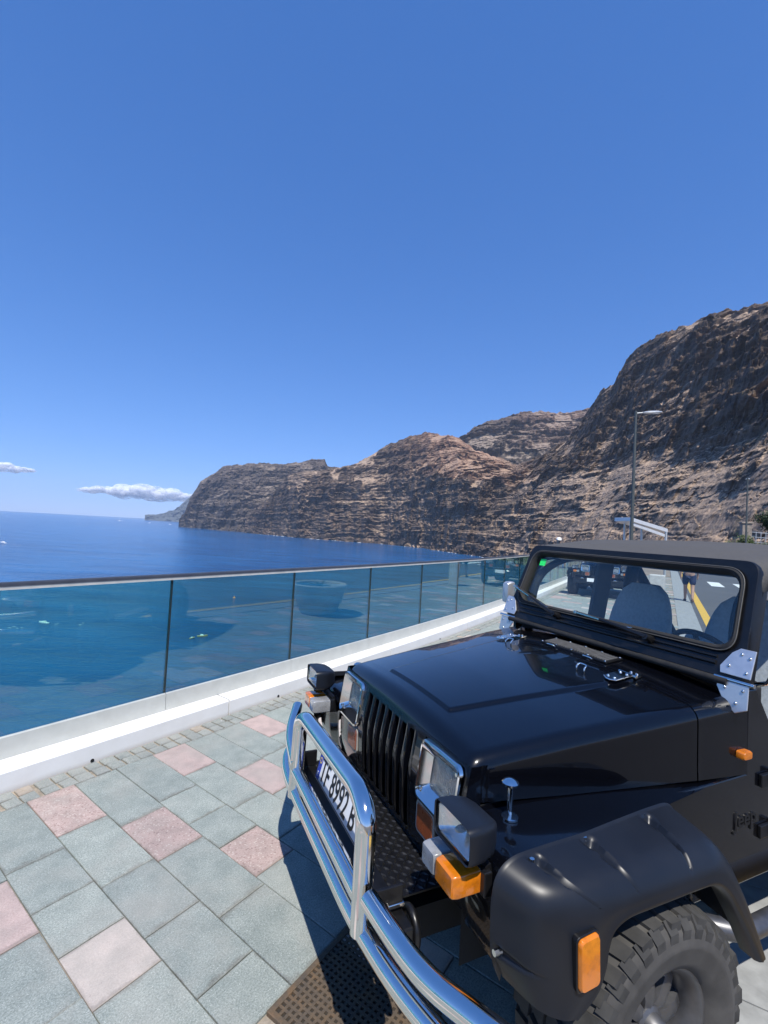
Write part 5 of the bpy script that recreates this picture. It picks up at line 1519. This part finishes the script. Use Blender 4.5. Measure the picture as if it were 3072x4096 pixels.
def person(label, loc, rz, H, stride, shirt, short, cap=False):
    p = thing('person', label, 'person', loc, rz)      # faces +x
    k = H / 1.75
    V = []; E = []; Rr = []
    def add(x, y, z, r, par=None):
        V.append((x * k, y * k, z * k)); Rr.append(r * k)
        if par is not None: E.append((par, len(V) - 1))
        return len(V) - 1
    pel = add(0, 0, 0.96, 0.135)
    wa = add(0.01, 0, 1.12, 0.12, pel); ch = add(0.0, 0, 1.32, 0.145, wa); nk = add(0.0, 0, 1.47, 0.062, ch); hd0 = add(0.015, 0, 1.56, 0.075, nk); hd = add(0.02, 0, 1.65, 0.088, hd0); add(0.015, 0, 1.715, 0.062, hd)
    hands = []
    for sg in (-1, 1):
        f = stride * sg
        hip = add(0, sg * 0.09, 0.90, 0.092, pel); kn = add(0.5 * f + 0.03, sg * 0.10, 0.50, 0.062, hip); ca = add(0.66 * f, sg * 0.10, 0.33, 0.056, kn); an = add(0.9 * f - (0.05 if f < 0 else 0), sg * 0.10, 0.09 + (0.03 if f < 0 else 0), 0.037, ca); add(0.9 * f + 0.14, sg * 0.11, 0.035, 0.034, an)
        sh = add(0, sg * 0.175, 1.41, 0.062, ch); el = add(-0.5 * f - 0.02, sg * 0.235, 1.13, 0.043, sh); wr = add(-0.8 * f + 0.06, sg * 0.245, 0.90, 0.029, el); pm = add(-0.8 * f + 0.08, sg * 0.243, 0.83, 0.032, wr)
        for q, (dx, dz, r_) in enumerate(((0.045, -0.03, .010), (0.03, -0.095, .009), (0.012, -0.10, .009), (-0.008, -0.095, .009), (-0.024, -0.078, .008))):
            add(-0.8 * f + 0.08 + dx, sg * 0.235, 0.83 + dz, r_, pm)
    body = skin('body', V, E, Rr, M_SKIN, p, 2)
    # shirt with short sleeves
    v = []; e = []; r_ = []
    def a2(x, y, z, q, par=None):
        v.append((x * k, y * k, z * k)); r_.append(q * k)
        if par is not None: e.append((par, len(v) - 1))
        return len(v) - 1
    a = a2(0, 0, 0.98, 0.155); b = a2(0.01, 0, 1.14, 0.145, a); c = a2(0, 0, 1.32, 0.165, b); d = a2(0, 0, 1.44, 0.10, c)
    for sg in (-1, 1):
        s0 = a2(0, sg * 0.17, 1.405, 0.078, c); a2(-0.25 * stride * sg - 0.01, sg * 0.215, 1.24, 0.066, s0)
    skin('shirt', v, e, r_, shirt, p)
    v.clear(); e.clear(); r_.clear()
    a = a2(0, 0, 0.99, 0.150)
    for sg in (-1, 1):
        f = stride * sg
        h_ = a2(0.03 * f, sg * 0.095, 0.86, 0.118, a); a2(0.46 * f + 0.025, sg * 0.105, 0.55, 0.10, h_)
    skin('shorts', v, e, r_, short, p)
    for sg in (-1, 1):
        f = stride * sg
        mb = MB(); mb.ell(((0.9 * f + 0.055) * k, sg * 0.105 * k, 0.035 * k + (0.02 if f < 0 else 0)), (0.135 * k, 0.05 * k, 0.038 * k), 14, 8); mb.build('shoe', M_SHOE, p, smooth=True)
    hx, hz_ = 0.02 * k, 1.66 * k
    # face: nose, mouth, eyes, ears
    mb = MB(); mb.ell((hx + 0.088 * k, 0, hz_ - 0.015), (0.016, 0.012, 0.022), 8, 6)
    for sg in (-1, 1): mb.ell((hx, sg * 0.088 * k, hz_ - 0.01), (0.016, 0.008, 0.028), 8, 6)
    mb.build('nose_and_ears', M_SKIN, p, smooth=True)
    mb = MB()
    for sg in (-1, 1): mb.ell((hx + 0.080 * k, sg * 0.03, hz_ + 0.012), (0.008, 0.011, 0.007), 8, 6)
    mb.ell((hx + 0.08 * k, 0, hz_ - 0.055), (0.008, 0.022, 0.005), 8, 6)
    mb.build('eyes_and_mouth', M_HAIR, p, smooth=True)
    mb = MB()
    if cap:
        mb.lathe([(0.098, 0.0), (0.100, 0.03), (0.088, 0.07), (0.055, 0.095), (0.001, 0.104)], 20, c=(hx - 0.004, 0, hz_ + 0.02))
        mb.prism([(hx + 0.05, -0.08, hz_ + 0.03), (hx + 0.05, 0.08, hz_ + 0.03), (hx + 0.15, 0.055, hz_ + 0.012), (hx + 0.17, 0.0, hz_ + 0.010), (hx + 0.15, -0.055, hz_ + 0.012)], (0, 0, 0.008))
        mb.build('cap', M_CAP, p, smooth=40)
    else:
        mb.lathe([(0.090, -0.05), (0.098, 0.0), (0.094, 0.05), (0.060, 0.085), (0.001, 0.094)], 20, c=(hx - 0.016, 0, hz_ + 0.012)); mb.build('hair', M_HAIR, p, smooth=True)
    return p
person('person in white cap, navy shirt and blue shorts standing beside the parapet', (6.78, 18.2, 0), R(-100), 1.76, 0.02, M_NAVY, M_BLUE, cap=True)
person('person in navy shorts and shirt walking along the yellow road line', (9.60, 14.75, 0), R(58), 1.62, 0.22, M_NAVY, M_NAVY)

# ------------------------------------------------------------ street lamps
M_POST = simple('grey_green_steel', (0.085, 0.095, 0.088), 0.5, metal=0.3, var=0.12, scale=10)
M_LED = simple('led_glass', (0.85, 0.86, 0.84), 0.15, var=0.03)
M_LAMP = simple('pale_aluminium', (0.52, 0.53, 0.52), 0.4, metal=0.5, var=0.08, scale=10)
def street_lamp(loc, h, az, label):
    t_ = thing('street_lamp', label, 'street lamp', loc, az, 'street lamps along the road')
    mb = MB(); mb.tube([(0, 0, 0), (0, 0, h * .35), (0, 0, h)], [0.085, 0.075, 0.055], 16); mb.cyl((0, 0, 0), (0, 0, 0.03), 0.17, 12); mb.build('pole', M_POST, t_, smooth=40)
    mb = MB(); mb.bar((0.03, 0, h - 0.10), (0.36, 0, h - 0.06), 0.05, 0.035); mb.build('arm', M_LAMP, t_, bevel=0.008)
    rows = []
    for (x, w_, zt, zb) in ((0.30, 0.05, h - 0.045, h - 0.075), (0.42, 0.13, h - 0.01, h - 0.085), (0.65, 0.17, h + 0.02, h - 0.085), (0.95, 0.17, h + 0.025, h - 0.07), (1.12, 0.12, h + 0.01, h - 0.045), (1.17, 0.06, h - 0.005, h - 0.03)):
        rows.append([(x, -w_, zb), (x, -w_ * .95, (zt + zb) / 2), (x, -w_ * .5, zt), (x, w_ * .5, zt), (x, w_ * .95, (zt + zb) / 2), (x, w_, zb)])
    mb = MB().grid(rows, closed_u=True); mb.build('luminaire', M_LAMP, t_, smooth=40)
    mb = MB(); mb.prism([(0.80, -0.11, h - 0.088), (1.08, -0.09, h - 0.062), (1.08, 0.09, h - 0.062), (0.80, 0.11, h - 0.088)], (0, 0, -0.016)); mb.build('lamp_glass', M_LED, t_)
    return t_
street_lamp((11.80, 22.45, 0), 8.05, R(-8), 'tall grey street lamp with flat head turned right, in front of the silver shelter')
street_lamp((31.5, 41.0, 0), 8.0, R(52), 'slim grey street lamp near the right edge, in front of the bush')

# ------------------------------------------------------------ open shelter frame
M_SILV = simple('white_aluminium', (0.62, 0.62, 0.61), 0.35, metal=0.35, var=0.06, scale=6)
sh = thing('shelter_frame', 'silver open shelter frame with sloping roof panel beside the tall lamp', 'shelter', (13.35, 25.6, 0), R(10))
def sp_(x, y, z): return (x, y, z)
Lx, Ly = 2.3, 1.2
for (x, y, zt) in ((0.06, 0, 3.05), (Lx - 0.06, 0, 2.45), (0.6, Ly, 2.85), (1.7, Ly, 2.60)):
    mb = MB(); mb.box((x, y, zt / 2), (0.09, 0.09, zt)); mb.build('post', M_LAMP, sh, bevel=0.008)
mb = MB(); mb.prism([(0, -0.06, 3.12), (0, -0.06, 2.92), (Lx, -0.06, 2.42), (Lx, -0.06, 2.62)], (0, 1.35, 0)); mb.build('sloping_roof', M_SILV, sh, bevel=0.01)
mb = MB(); mb.prism([(0.08, 0.0, 2.86), (Lx - 0.12, 0.0, 2.32), (Lx - 0.12, 0.0, 2.16), (0.08, 0.0, 2.70)], (0, 0.06, 0)); mb.build('lower_rail', M_SILV, sh, bevel=0.006)

# ------------------------------------------------------------ planter and bollard behind the car (mirrored in the glass)
M_CONC = simple('pale_concrete', (0.50, 0.48, 0.44), 0.9, var=0.15, scale=8, bmp=0.2)
M_SOIL = simple('soil', (0.07, 0.05, 0.035), 1.0, var=0.4, scale=20)
M_LEAF = simple('agave_leaf', (0.075, 0.12, 0.06), 0.6, var=0.3, scale=8)
pl = thing('planter', 'round concrete planter with spiky plant behind the near car, mirrored in the glass', 'planter', (3.15, 6.45, 0))
mb = MB(); mb.lathe([(0.30, 0.0), (0.36, 0.04), (0.47, 0.30), (0.53, 0.52), (0.55, 0.57), (0.53, 0.59), (0.47, 0.57), (0.44, 0.48), (0.001, 0.47)], 40); mb.build('bowl', M_CONC, pl, smooth=40)
mb = MB(); mb.lathe([(0.45, 0.485), (0.2, 0.50), (0.001, 0.505)], 24, caps=False); mb.build('soil', M_SOIL, pl)
for k in range(14):
    a = k * 2.4; l = 0.22 + 0.02 * (k % 5)
    mb = MB(); rows = []
    for t in np.linspace(0, 1, 6):
        r_ = 0.03 + l * t * (0.55 + 0.35 * (k % 3) / 2); z = 0.49 + l * (0.95 - 0.35 * (k % 3) / 2) * t - 0.10 * t * t; w_ = 0.03 * (1 - t) + 0.002
        c_ = Vector((r_ * math.cos(a), r_ * math.sin(a), z)); n_ = Vector((-math.sin(a), math.cos(a), 0))
        rows.append([c_ - n_ * w_, c_ - Vector((0, 0, 0.008)), c_ + n_ * w_])
    mb.grid(rows).build('spiky_leaf', M_LEAF, pl, smooth=True)
mb = MB(); mb.box((0, 0, 0.46), (0.36, 0.36, 0.92)); bo = mb.build('bollard', M_CONC, bevel=0.02); bo.location = (7.35, 12.6, 0); bo.rotation_euler = (0, 0, TH)
tag(bo, 'square pale concrete post on the promenade behind the near car', 'post')

# ------------------------------------------------------------ garden on the right: retaining wall, house corner, pillar, plants
M_WSTONE = simple('rough_stone', (0.28, 0.235, 0.19), 0.95, var=0.35, scale=5, bmp=0.5)
M_HOUSE = simple('pale_blue_render', (0.40, 0.47, 0.55), 0.8, var=0.08, scale=3)
M_HWHITE = simple('white_render', (0.72, 0.73, 0.73), 0.8, var=0.06, scale=3)
gwall = thing('retaining_wall', 'low stone garden wall at the right edge below the slope', 'wall', (36, 44, 0), R(-30))
for i in range(14):
    for j in range(4):
        mb = MB(); mb.box((-3 + i * 0.62 + (0.3 if j % 2 else 0), 0, 0.27 + j * 0.54), (0.60, 0.45, 0.52)); mb.build('stone_block', M_WSTONE, gwall, bevel=0.05)
gp = thing('gate_pillar', 'square stone gate pillar with a cap at the right edge', 'pillar', (34.75, 45.3, 0), R(-20))
mb = MB(); mb.box((0, 0, 2.1), (0.75, 0.75, 4.2)); mb.build('shaft', M_WSTONE, gp, bevel=0.02)
mb = MB(); mb.box((0, 0, 4.28), (0.95, 0.95, 0.16)); mb.build('cap_stone', M_WSTONE, gp, bevel=0.03)
fe = thing('garden_fence', 'thin grey metal garden fence beside the gate pillar', 'fence', (35.3, 45.6, 2.1), R(-10))
for z in (0.4, 0.9, 1.35):
    mb = MB(); mb.bar((0, 0, z), (5, 0, z - 0.2), 0.04, 0.05); mb.build('fence_rail', M_LAMP, fe)
for i in range(12):
    mb = MB(); mb.box((0.2 + i * 0.42, 0, 0.70), (0.04, 0.03, 1.4)); mb.build('fence_bar', M_LAMP, fe)
ho = thing('house', 'corner of a pale blue house with white roof edge at the right edge', 'house', (60.5, 62, 0), R(8))
mb = MB(); mb.box((0, 0, 4.6), (9.0, 8, 9.2)); mb.build('wall', M_HOUSE, ho, bevel=0.03)
mb = MB(); mb.box((0, 0, 9.45), (9.6, 8.6, 0.5)); mb.build('roof_edge', M_HWHITE, ho, bevel=0.05)
mb = MB(); mb.box((0, 0, 6.7), (9.2, 8.2, 0.35)); mb.build('floor_band', M_HWHITE, ho, bevel=0.03)
for (x, z) in ((-3.0, 7.9), (-0.6, 7.9), (-3.0, 5.1)):
    wn = bpy.data.objects.new('window', None); col.objects.link(wn); wn.parent = ho
    mb = MB(); mb.ring([(x - .6, -4.0, z - .7), (x + .6, -4.0, z - .7), (x + .6, -4.0, z + .7), (x - .6, -4.0, z + .7)], [(x - .5, -4.0, z - .6), (x + .5, -4.0, z - .6), (x + .5, -4.0, z + .6), (x - .5, -4.0, z + .6)], (0, -0.07, 0)); mb.build('window_frame', M_HWHITE, wn)
    mb = MB(); mb.box((x, -4.01, z), (1.0, 0.03, 1.2)); mb.build('window_pane', M_BLK, wn)
def foliage(name, parent, c, r, n_, size, mat, seed):
    rr = np.random.default_rng(seed); mb = MB()
    # clumps spread unevenly through the crown
    cl = [(rr.normal(0, 0.45, 3) * np.array(r), 0.25 + 0.3 * rr.random()) for _ in range(14)]
    for i in range(n_):
        cc, q = cl[rr.integers(len(cl))]
        p = Vector(np.array(c) + cc + rr.normal(0, 1, 3) * np.array(r) * q * 0.6)
        a = Vector(rr.normal(0, 1, 3)).normalized(); b = a.cross(Vector(rr.normal(0, 1, 3))).normalized()
        l = size * (0.6 + 0.8 * rr.random())
        mb.add([p - a * l, p + b * l * .38, p + a * l, p - b * l * .38], [(0, 1, 2, 3)])
    return mb.build(name, mat, parent, fix=False)
M_GRN = simple('green_leaf', (0.085, 0.12, 0.035), 0.7, var=0.45, scale=1.6)
M_DGRN = simple('dark_green_leaf', (0.035, 0.060, 0.022), 0.7, var=0.45, scale=1.6)
M_BARK = simple('bark', (0.12, 0.085, 0.06), 0.95, var=0.3, scale=12)
bu = thing('bush', 'sunlit green bush behind the slim lamp at the right edge', 'bush', (32.6, 42.4, 0))
foliage('foliage', bu, (0, 0, 2.0), (0.95, 0.9, 0.75), 4200, 0.085, M_GRN, 3)
mb = MB()
for k in range(7):
    a = k * 0.9; mb.tube([(0.15 * math.cos(a), 0.15 * math.sin(a), 0), (0.5 * math.cos(a), 0.5 * math.sin(a), 1.2), (0.9 * math.cos(a), 0.8 * math.sin(a), 2.2)], [0.05, 0.035, 0.012], 8)
mb.build('stem', M_BARK, bu, smooth=40)
tr_ = thing('garden_tree', 'dark green tree in the garden beside the blue house', 'tree', (40.6, 49.5, 0))
foliage('crown', tr_, (0, 0, 5.0), (1.0, 1.0, 0.9), 6000, 0.11, M_DGRN, 5)
mb = MB(); mb.tube([(0, 0, 0), (0.1, 0, 2.2), (0.0, 0.1, 4.0), (0.3, 0.2, 5.4)], [0.20, 0.16, 0.12, 0.04], 10)
for k in range(5):
    a = k * 1.3; mb.tube([(0.02, 0.05, 3.2 + 0.2 * k), (0.8 * math.cos(a), 0.8 * math.sin(a), 4.6 + 0.15 * k), (1.3 * math.cos(a), 1.2 * math.sin(a), 5.4)], [0.09, 0.05, 0.015], 8)
mb.build('trunk', M_BARK, tr_, smooth=40)

# ------------------------------------------------------------ boats and their wakes
M_HULL = simple('white_gelcoat', (0.80, 0.80, 0.79), 0.3, var=0.04)
M_YEL = simple('ochre_hull', (0.55, 0.36, 0.14), 0.5, var=0.1)
M_ORG = simple('orange_buoy', (0.75, 0.20, 0.05), 0.5, var=0.1)
M_FOAM = simple('foam', (0.72, 0.75, 0.77), 0.9, var=0.2, scale=0.3)
def boat(x, y, rz, L, label, hull, mast=False, group=None):
    b = thing('boat', label, 'boat', (x, y, SEA), rz, group)
    rows = []
    for t in np.linspace(0, 1, 9):
        w_ = 0.17 * L * (1 - t ** 3) ** 0.5 * (0.85 + 0.15 * min(1, t * 4)); xx = -L / 2 + L * t; sh_ = 0.09 * L + 0.05 * L * t * t
        rows.append([(xx, -w_, sh_), (xx, -w_ * .8, 0.0), (xx, 0, -0.06 * L), (xx, w_ * .8, 0.0), (xx, w_, sh_), (xx, 0, sh_ - 0.01 * L)])
    mb = MB().grid(rows, closed_u=True); mb.f.append((0, 1, 2, 3, 4, 5)); mb.build('hull', hull, b, smooth=40)
    mb = MB(); mb.prism([(-0.22 * L, -0.09 * L, 0.09 * L), (0.12 * L, -0.09 * L, 0.10 * L), (0.06 * L, -0.08 * L, 0.20 * L), (-0.20 * L, -0.08 * L, 0.22 * L)], (0, 0.18 * L, 0)); mb.build('cabin', M_HULL, b, bevel=0.01 * L)
    mb = MB(); mb.prism([(0.065 * L, -0.075 * L, 0.19 * L), (0.118 * L, -0.075 * L, 0.115 * L), (0.122 * L, -0.075 * L, 0.117 * L), (0.069 * L, -0.075 * L, 0.195 * L)], (0, 0.15 * L, 0)); mb.build('cabin_window', M_BLK, b)
    if mast:
        mb = MB(); mb.cyl((0, 0, 0.1 * L), (0, 0, 1.0 * L), 0.012 * L, 8); mb.build('mast', M_HULL, b)
    return b
boat(-2619, 4705, 0.3, 34, 'white motor yacht with a mast, furthest out towards the far cape', M_HULL, True)
boat(-2207, 4471, 0.2, 22, 'white boat between the yacht and the headland', M_HULL)
boat(-1912, 4248, 0.1, 22, 'white boat closest to the foot of the headland', M_HULL)
boat(-692, 866, 2.7, 15, 'white speedboat at the left edge above the handrail', M_HULL)
boat(-189, 270, 2.9, 6.5, 'bright white speedboat with wake seen through the left glass panel', M_HULL)
boat(-95, 260, 0.5, 5.5, 'ochre rowing boat seen through the second glass panel', M_YEL)
boat(-98.5, 255, 1.1, 3.4, 'small ochre dinghy floating close beside the rowing boat', M_YEL)
mb = MB(); mb.lathe([(0.001, -0.8), (0.8, -0.5), (1.1, 0.2), (0.7, 0.8), (0.25, 1.2), (0.2, 1.9), (0.001, 1.95)], 16, caps=False); bo = mb.build('mooring_buoy', M_ORG, smooth=40); bo.location = (-120, 394, SEA)
tag(bo, 'orange mooring buoy seen through the third glass panel', 'buoy')
def wake(pts, w0, w1, n_, seed):
    rr = random.Random(seed); P = smooth_path([(x, y, 0) for x, y in pts], n_ + 1); mb = MB()
    for i in range(n_):
        if rr.random() < 0.45: continue
        a, b = P[i], P[i + 1]; d = (b - a).normalized(); nn = Vector((-d.y, d.x, 0)); t = i / n_; w_ = (w0 + (w1 - w0) * t)
        for s_ in (-1, 1):
            c_ = (a + b) / 2 + nn * s_ * w_ * 2.2 + nn * rr.uniform(-.4, .4) * w_; l = (b - a).length * rr.uniform(.2, .75); wd = w_ * rr.uniform(.12, .5) * (1 - .7 * t)
            z0, z1 = SEA + 0.03, SEA + 0.14
            q = [c_ - d * l / 2, c_ + nn * wd / 2, c_ + d * l / 2, c_ - nn * wd / 2]
            mb.add([(v.x, v.y, z0) for v in q] + [(c_.x, c_.y, z1)], [(0, 1, 4), (1, 2, 4), (2, 3, 4), (3, 0, 4)])
    tag(mb.build('boat_wake', M_FOAM, fix=False), kind='stuff')
wake([(-186, 270), (-178, 271.5), (-168, 274)], 0.5, 1.2, 5, 3)
wake([(-685, 862), (-660, 848), (-630, 833)], 1.2, 2.0, 6, 5)
wake([(-203, 258), (-190, 256)], 0.6, 0.6, 3, 8)
# surf along the foot of the cliff
rr = random.Random(2); mb = MB()
for i in range(len(NEAR) - 1):
    a, b = Vector(NEAR[i][:3]), Vector(NEAR[i + 1][:3])
    if a.z > -60: continue
    n_ = int((b - a).length / 14)
    for k in range(n_):
        if rr.random() < 0.75: continue
        p = a.lerp(b, (k + rr.random()) / max(1, n_)); d = (b - a).normalized(); o_ = -p.normalized() * rr.uniform(12, 46); p = p + Vector((o_.x, o_.y, 0))
        l, wd = rr.uniform(3, 14), rr.uniform(0.8, 2.6)
        nn = Vector((-d.y, d.x, 0))
        q = [p - d * l, p + nn * wd, p + d * l, p - nn * wd]
        mb.add([(v.x, v.y, SEA + 0.1) for v in q] + [(p.x, p.y, SEA + 1.0)], [(0, 1, 4), (1, 2, 4), (2, 3, 4), (3, 0, 4)])
tag(mb.build('surf', M_FOAM, fix=False), kind='stuff')

# ------------------------------------------------------------ clouds far out over the sea
def mat_cloud():
    m = bpy.data.materials.new('cloud_vapour'); m.use_nodes = True
    t = m.node_tree
    for n_ in list(t.nodes): t.nodes.remove(n_)
    o = t.nodes.new('ShaderNodeOutputMaterial')
    df = t.nodes.new('ShaderNodeBsdfDiffuse'); df.inputs[0].default_value = (0.97, 0.97, 0.98, 1)
    tl = t.nodes.new('ShaderNodeBsdfTranslucent'); tl.inputs[0].default_value = (0.85, 0.86, 0.9, 1)
    tr = t.nodes.new('ShaderNodeBsdfTransparent')
    a = t.nodes.new('ShaderNodeMixShader'); a.inputs[0].default_value = 0.15
    t.links.new(df.outputs[0], a.inputs[1]); t.links.new(tl.outputs[0], a.inputs[2])
    # wisps: the vapour thins out in patches
    f = ramp(t, noise(t, 0.0045, 7, 0.65, coord(t)), [(0.36, (0, 0, 0)), (0.62, (0.60, 0.60, 0.60))])
    b = t.nodes.new('ShaderNodeMixShader')
    t.links.new(f, b.inputs[0]); t.links.new(tr.outputs[0], b.inputs[1]); t.links.new(a.outputs[0], b.inputs[2])
    t.links.new(b.outputs[0], o.inputs[0])
    return m
m_cloud = mat_cloud()
def cloud(cx, cy, cz, L, Hh, n_, seed, label):
    rr = random.Random(seed); mb = MB()
    ax = Vector((cy, -cx, 0)).normalized(); ay = Vector((cx, cy, 0)).normalized()
    for i in range(n_):
        t_ = rr.uniform(-1, 1); e = 1 - abs(t_) ** 1.6
        p = Vector((cx, cy, cz)) + ax * (t_ * L / 2) + ay * rr.uniform(-300, 300)
        r_ = (0.12 + 0.30 * rr.random()) * Hh * (0.35 + e)
        p.z += rr.uniform(-.25, .6) * Hh * e * 0.7
        mb.ell(p, (r_ * rr.uniform(1.5, 2.6), r_ * 1.6, r_), 14, 9, Matrix.Rotation(rr.uniform(0, 3), 3, 'Z'))
    o = mb.build('cloud', m_cloud, smooth=True, fix=False)
    tag(o, label, 'cloud', kind='stuff')

cloud(-8850, 17500, 800, 4300, 430, 110, 4, 'long white cloud bank low over the horizon beside the headland')
cloud(-14300, 17500, 1480, 2300, 300, 44, 9, 'small white cloud at the left edge above the sea')

# ------------------------------------------------------------ the air
m = bpy.data.materials.new('sea_haze'); m.use_nodes = True
t = m.node_tree
for n_ in list(t.nodes): t.nodes.remove(n_)
o = t.nodes.new('ShaderNodeOutputMaterial'); v = t.nodes.new('ShaderNodeVolumePrincipled')
v.inputs['Color'].default_value = (0.72, 0.83, 1.0, 1); v.inputs['Density'].default_value = 0.000040
t.links.new(v.outputs[0], o.inputs['Volume'])
mb = MB(); mb.box((0, 0, 420), (28000, 28000, 1000)); hz = mb.build('haze', m)
tag(hz, kind='stuff')
